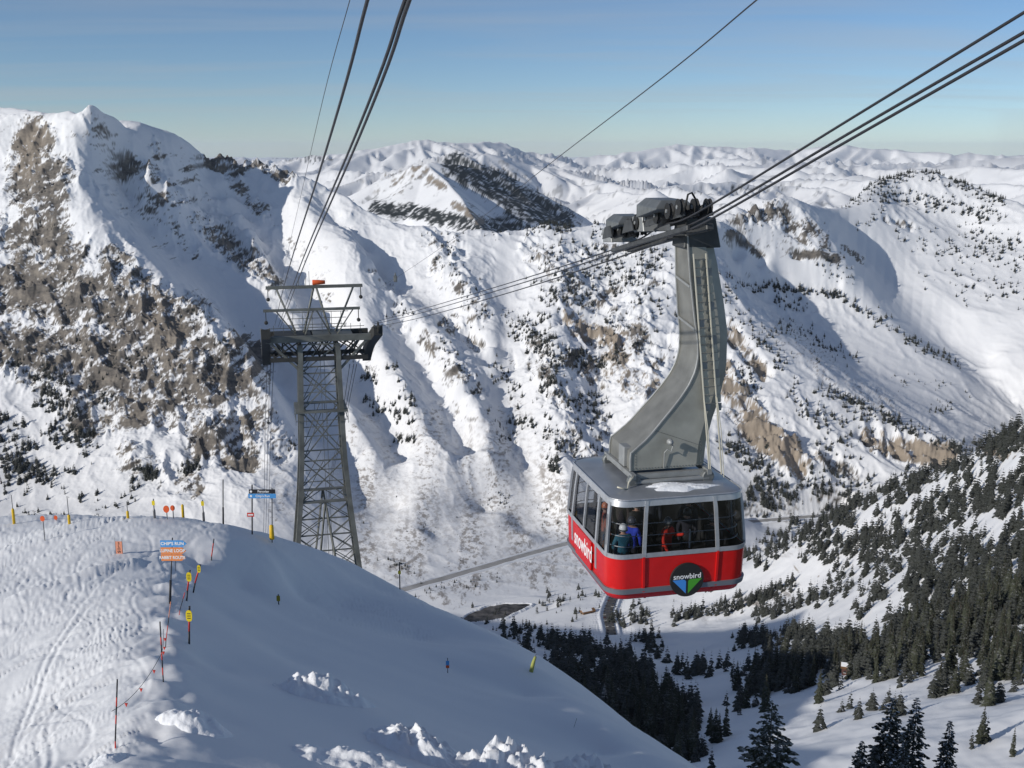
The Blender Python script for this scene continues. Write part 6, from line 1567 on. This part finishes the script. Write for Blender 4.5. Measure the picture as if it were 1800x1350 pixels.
def bank(path, off, h, seed, name='snow_bank'):
    r_ = random.Random(seed); W = smooth_path(path, 10); vs = []; n = len(W)
    for i, p in enumerate(W):
        t = W[min(i + 1, n - 1)] - W[max(i - 1, 0)]; t[2] = 0; t /= np.linalg.norm(t); s = np.array([-t[1], t[0], 0]); hh = h * r_.uniform(0.5, 1.3)
        for d, z in ((0, -1.5), (2.5, hh * 0.8), (4.5, hh), (8.5, -1.5)): vs.append(p + s * (off + math.copysign(d, off)) + np.array([0, 0, z]))
    o = MB().add(vs, [(a * 4 + k, a * 4 + k + 1, (a + 1) * 4 + k + 1, (a + 1) * 4 + k) for a in range(n - 1) for k in range(3)]).build(name, M_BANK, None, smooth=True); o['kind'] = 'structure'
bank(ROAD_A, 8.0, 2.2, 1); bank(ROAD_A, -8.0, 2.0, 2); bank(ROAD_B, 8.5, 1.8, 3); bank(ROAD_B, -8.5, 1.8, 4); bank(list(POND[::2]) + [POND[0]], 0.5, 2.0, 6)
CARC = [(0.03, 0.03, 0.035), (0.10, 0.10, 0.11), (0.45, 0.46, 0.47), (0.12, 0.03, 0.03), (0.04, 0.06, 0.12), (0.6, 0.6, 0.6)]
CARN = dict(zip(CARC, ('black', 'dark grey', 'silver', 'dark red', 'navy', 'white')))
CB = MB().prism([(-2.3, 0.35), (2.3, 0.35), (2.3, 0.85), (1.3, 1.0), (-2.3, 1.05)], -0.9, 0.9).build('tmp', None, None); CBM = CB.data; CBM.materials.append(None); bpy.data.objects.remove(CB)
CG = MB().prism([(-2.0, 1.04), (1.25, 0.99), (0.5, 1.6), (-1.7, 1.6)], -0.8, 0.8).build('tmp', M_DARK, None); CGM = CG.data; bpy.data.objects.remove(CG)
CW = MB().lathe([(0.34, -0.1), (0.34, 0.1)], 10, (0, 0, 0), 'Y').build('tmp', M_BLACK, None); CWM = CW.data; bpy.data.objects.remove(CW)
if len(SR) > 6:
    n = 0
    for side in (-1, 1):
        for i in range(3, len(SR) - 3, 2):
            a, b = SR[i], SR[i + 1]; t = b - a; t[2] = 0; t /= np.linalg.norm(t); s = np.array([-t[1], t[0], 0]) * side * 5.0
            col = rng.choice(CARC); third = ('far end', 'middle', 'near end')[min(2, 3 * i // len(SR))]
            c = thing('parked_car', 'tiny %s car in the %s row, %s of the valley side road' % (CARN[col], 'right' if side > 0 else 'left', third), 'car', a + s + np.array([0, 0, 1.2]), math.atan2(t[1], t[0]) + math.pi / 2, 'cars parked along the side road')
            bo = bpy.data.objects.new('body', CBM); COL.objects.link(bo); bo.parent = c
            bo.material_slots[0].link = 'OBJECT'; bo.material_slots[0].material = principled('car_%.2f_%.2f' % col[:2], col, 0.35)
            g_ = bpy.data.objects.new('cabin_glass', CGM); COL.objects.link(g_); g_.parent = c
            for wx_ in (-1.4, 1.4):
                for wy_ in (-0.85, 0.85):
                    w_ = bpy.data.objects.new('wheel', CWM); COL.objects.link(w_); w_.parent = c; w_.location = (wx_, wy_, 0.34)
# ------------------------------------------------------------------ the air
hz = MB().box((0, 40000, -700), (110000, 100000, 2300)).build('haze', None, None, fix=True)
hm = bpy.data.materials.new('haze_air'); hm.use_nodes = True; hm.node_tree.nodes.clear()
ho = hm.node_tree.nodes.new('ShaderNodeOutputMaterial'); hv = hm.node_tree.nodes.new('ShaderNodeVolumePrincipled')
hv.inputs['Color'].default_value = (0.80, 0.90, 1.0, 1); hv.inputs['Density'].default_value = 0.75e-5; hv.inputs['Anisotropy'].default_value = 0.2
hm.node_tree.links.new(hv.outputs[0], ho.inputs['Volume'])
hz.data.materials.append(hm); hz['kind'] = 'stuff'; tag(hz, 'thin pale winter haze in the air over the valley', 'haze')
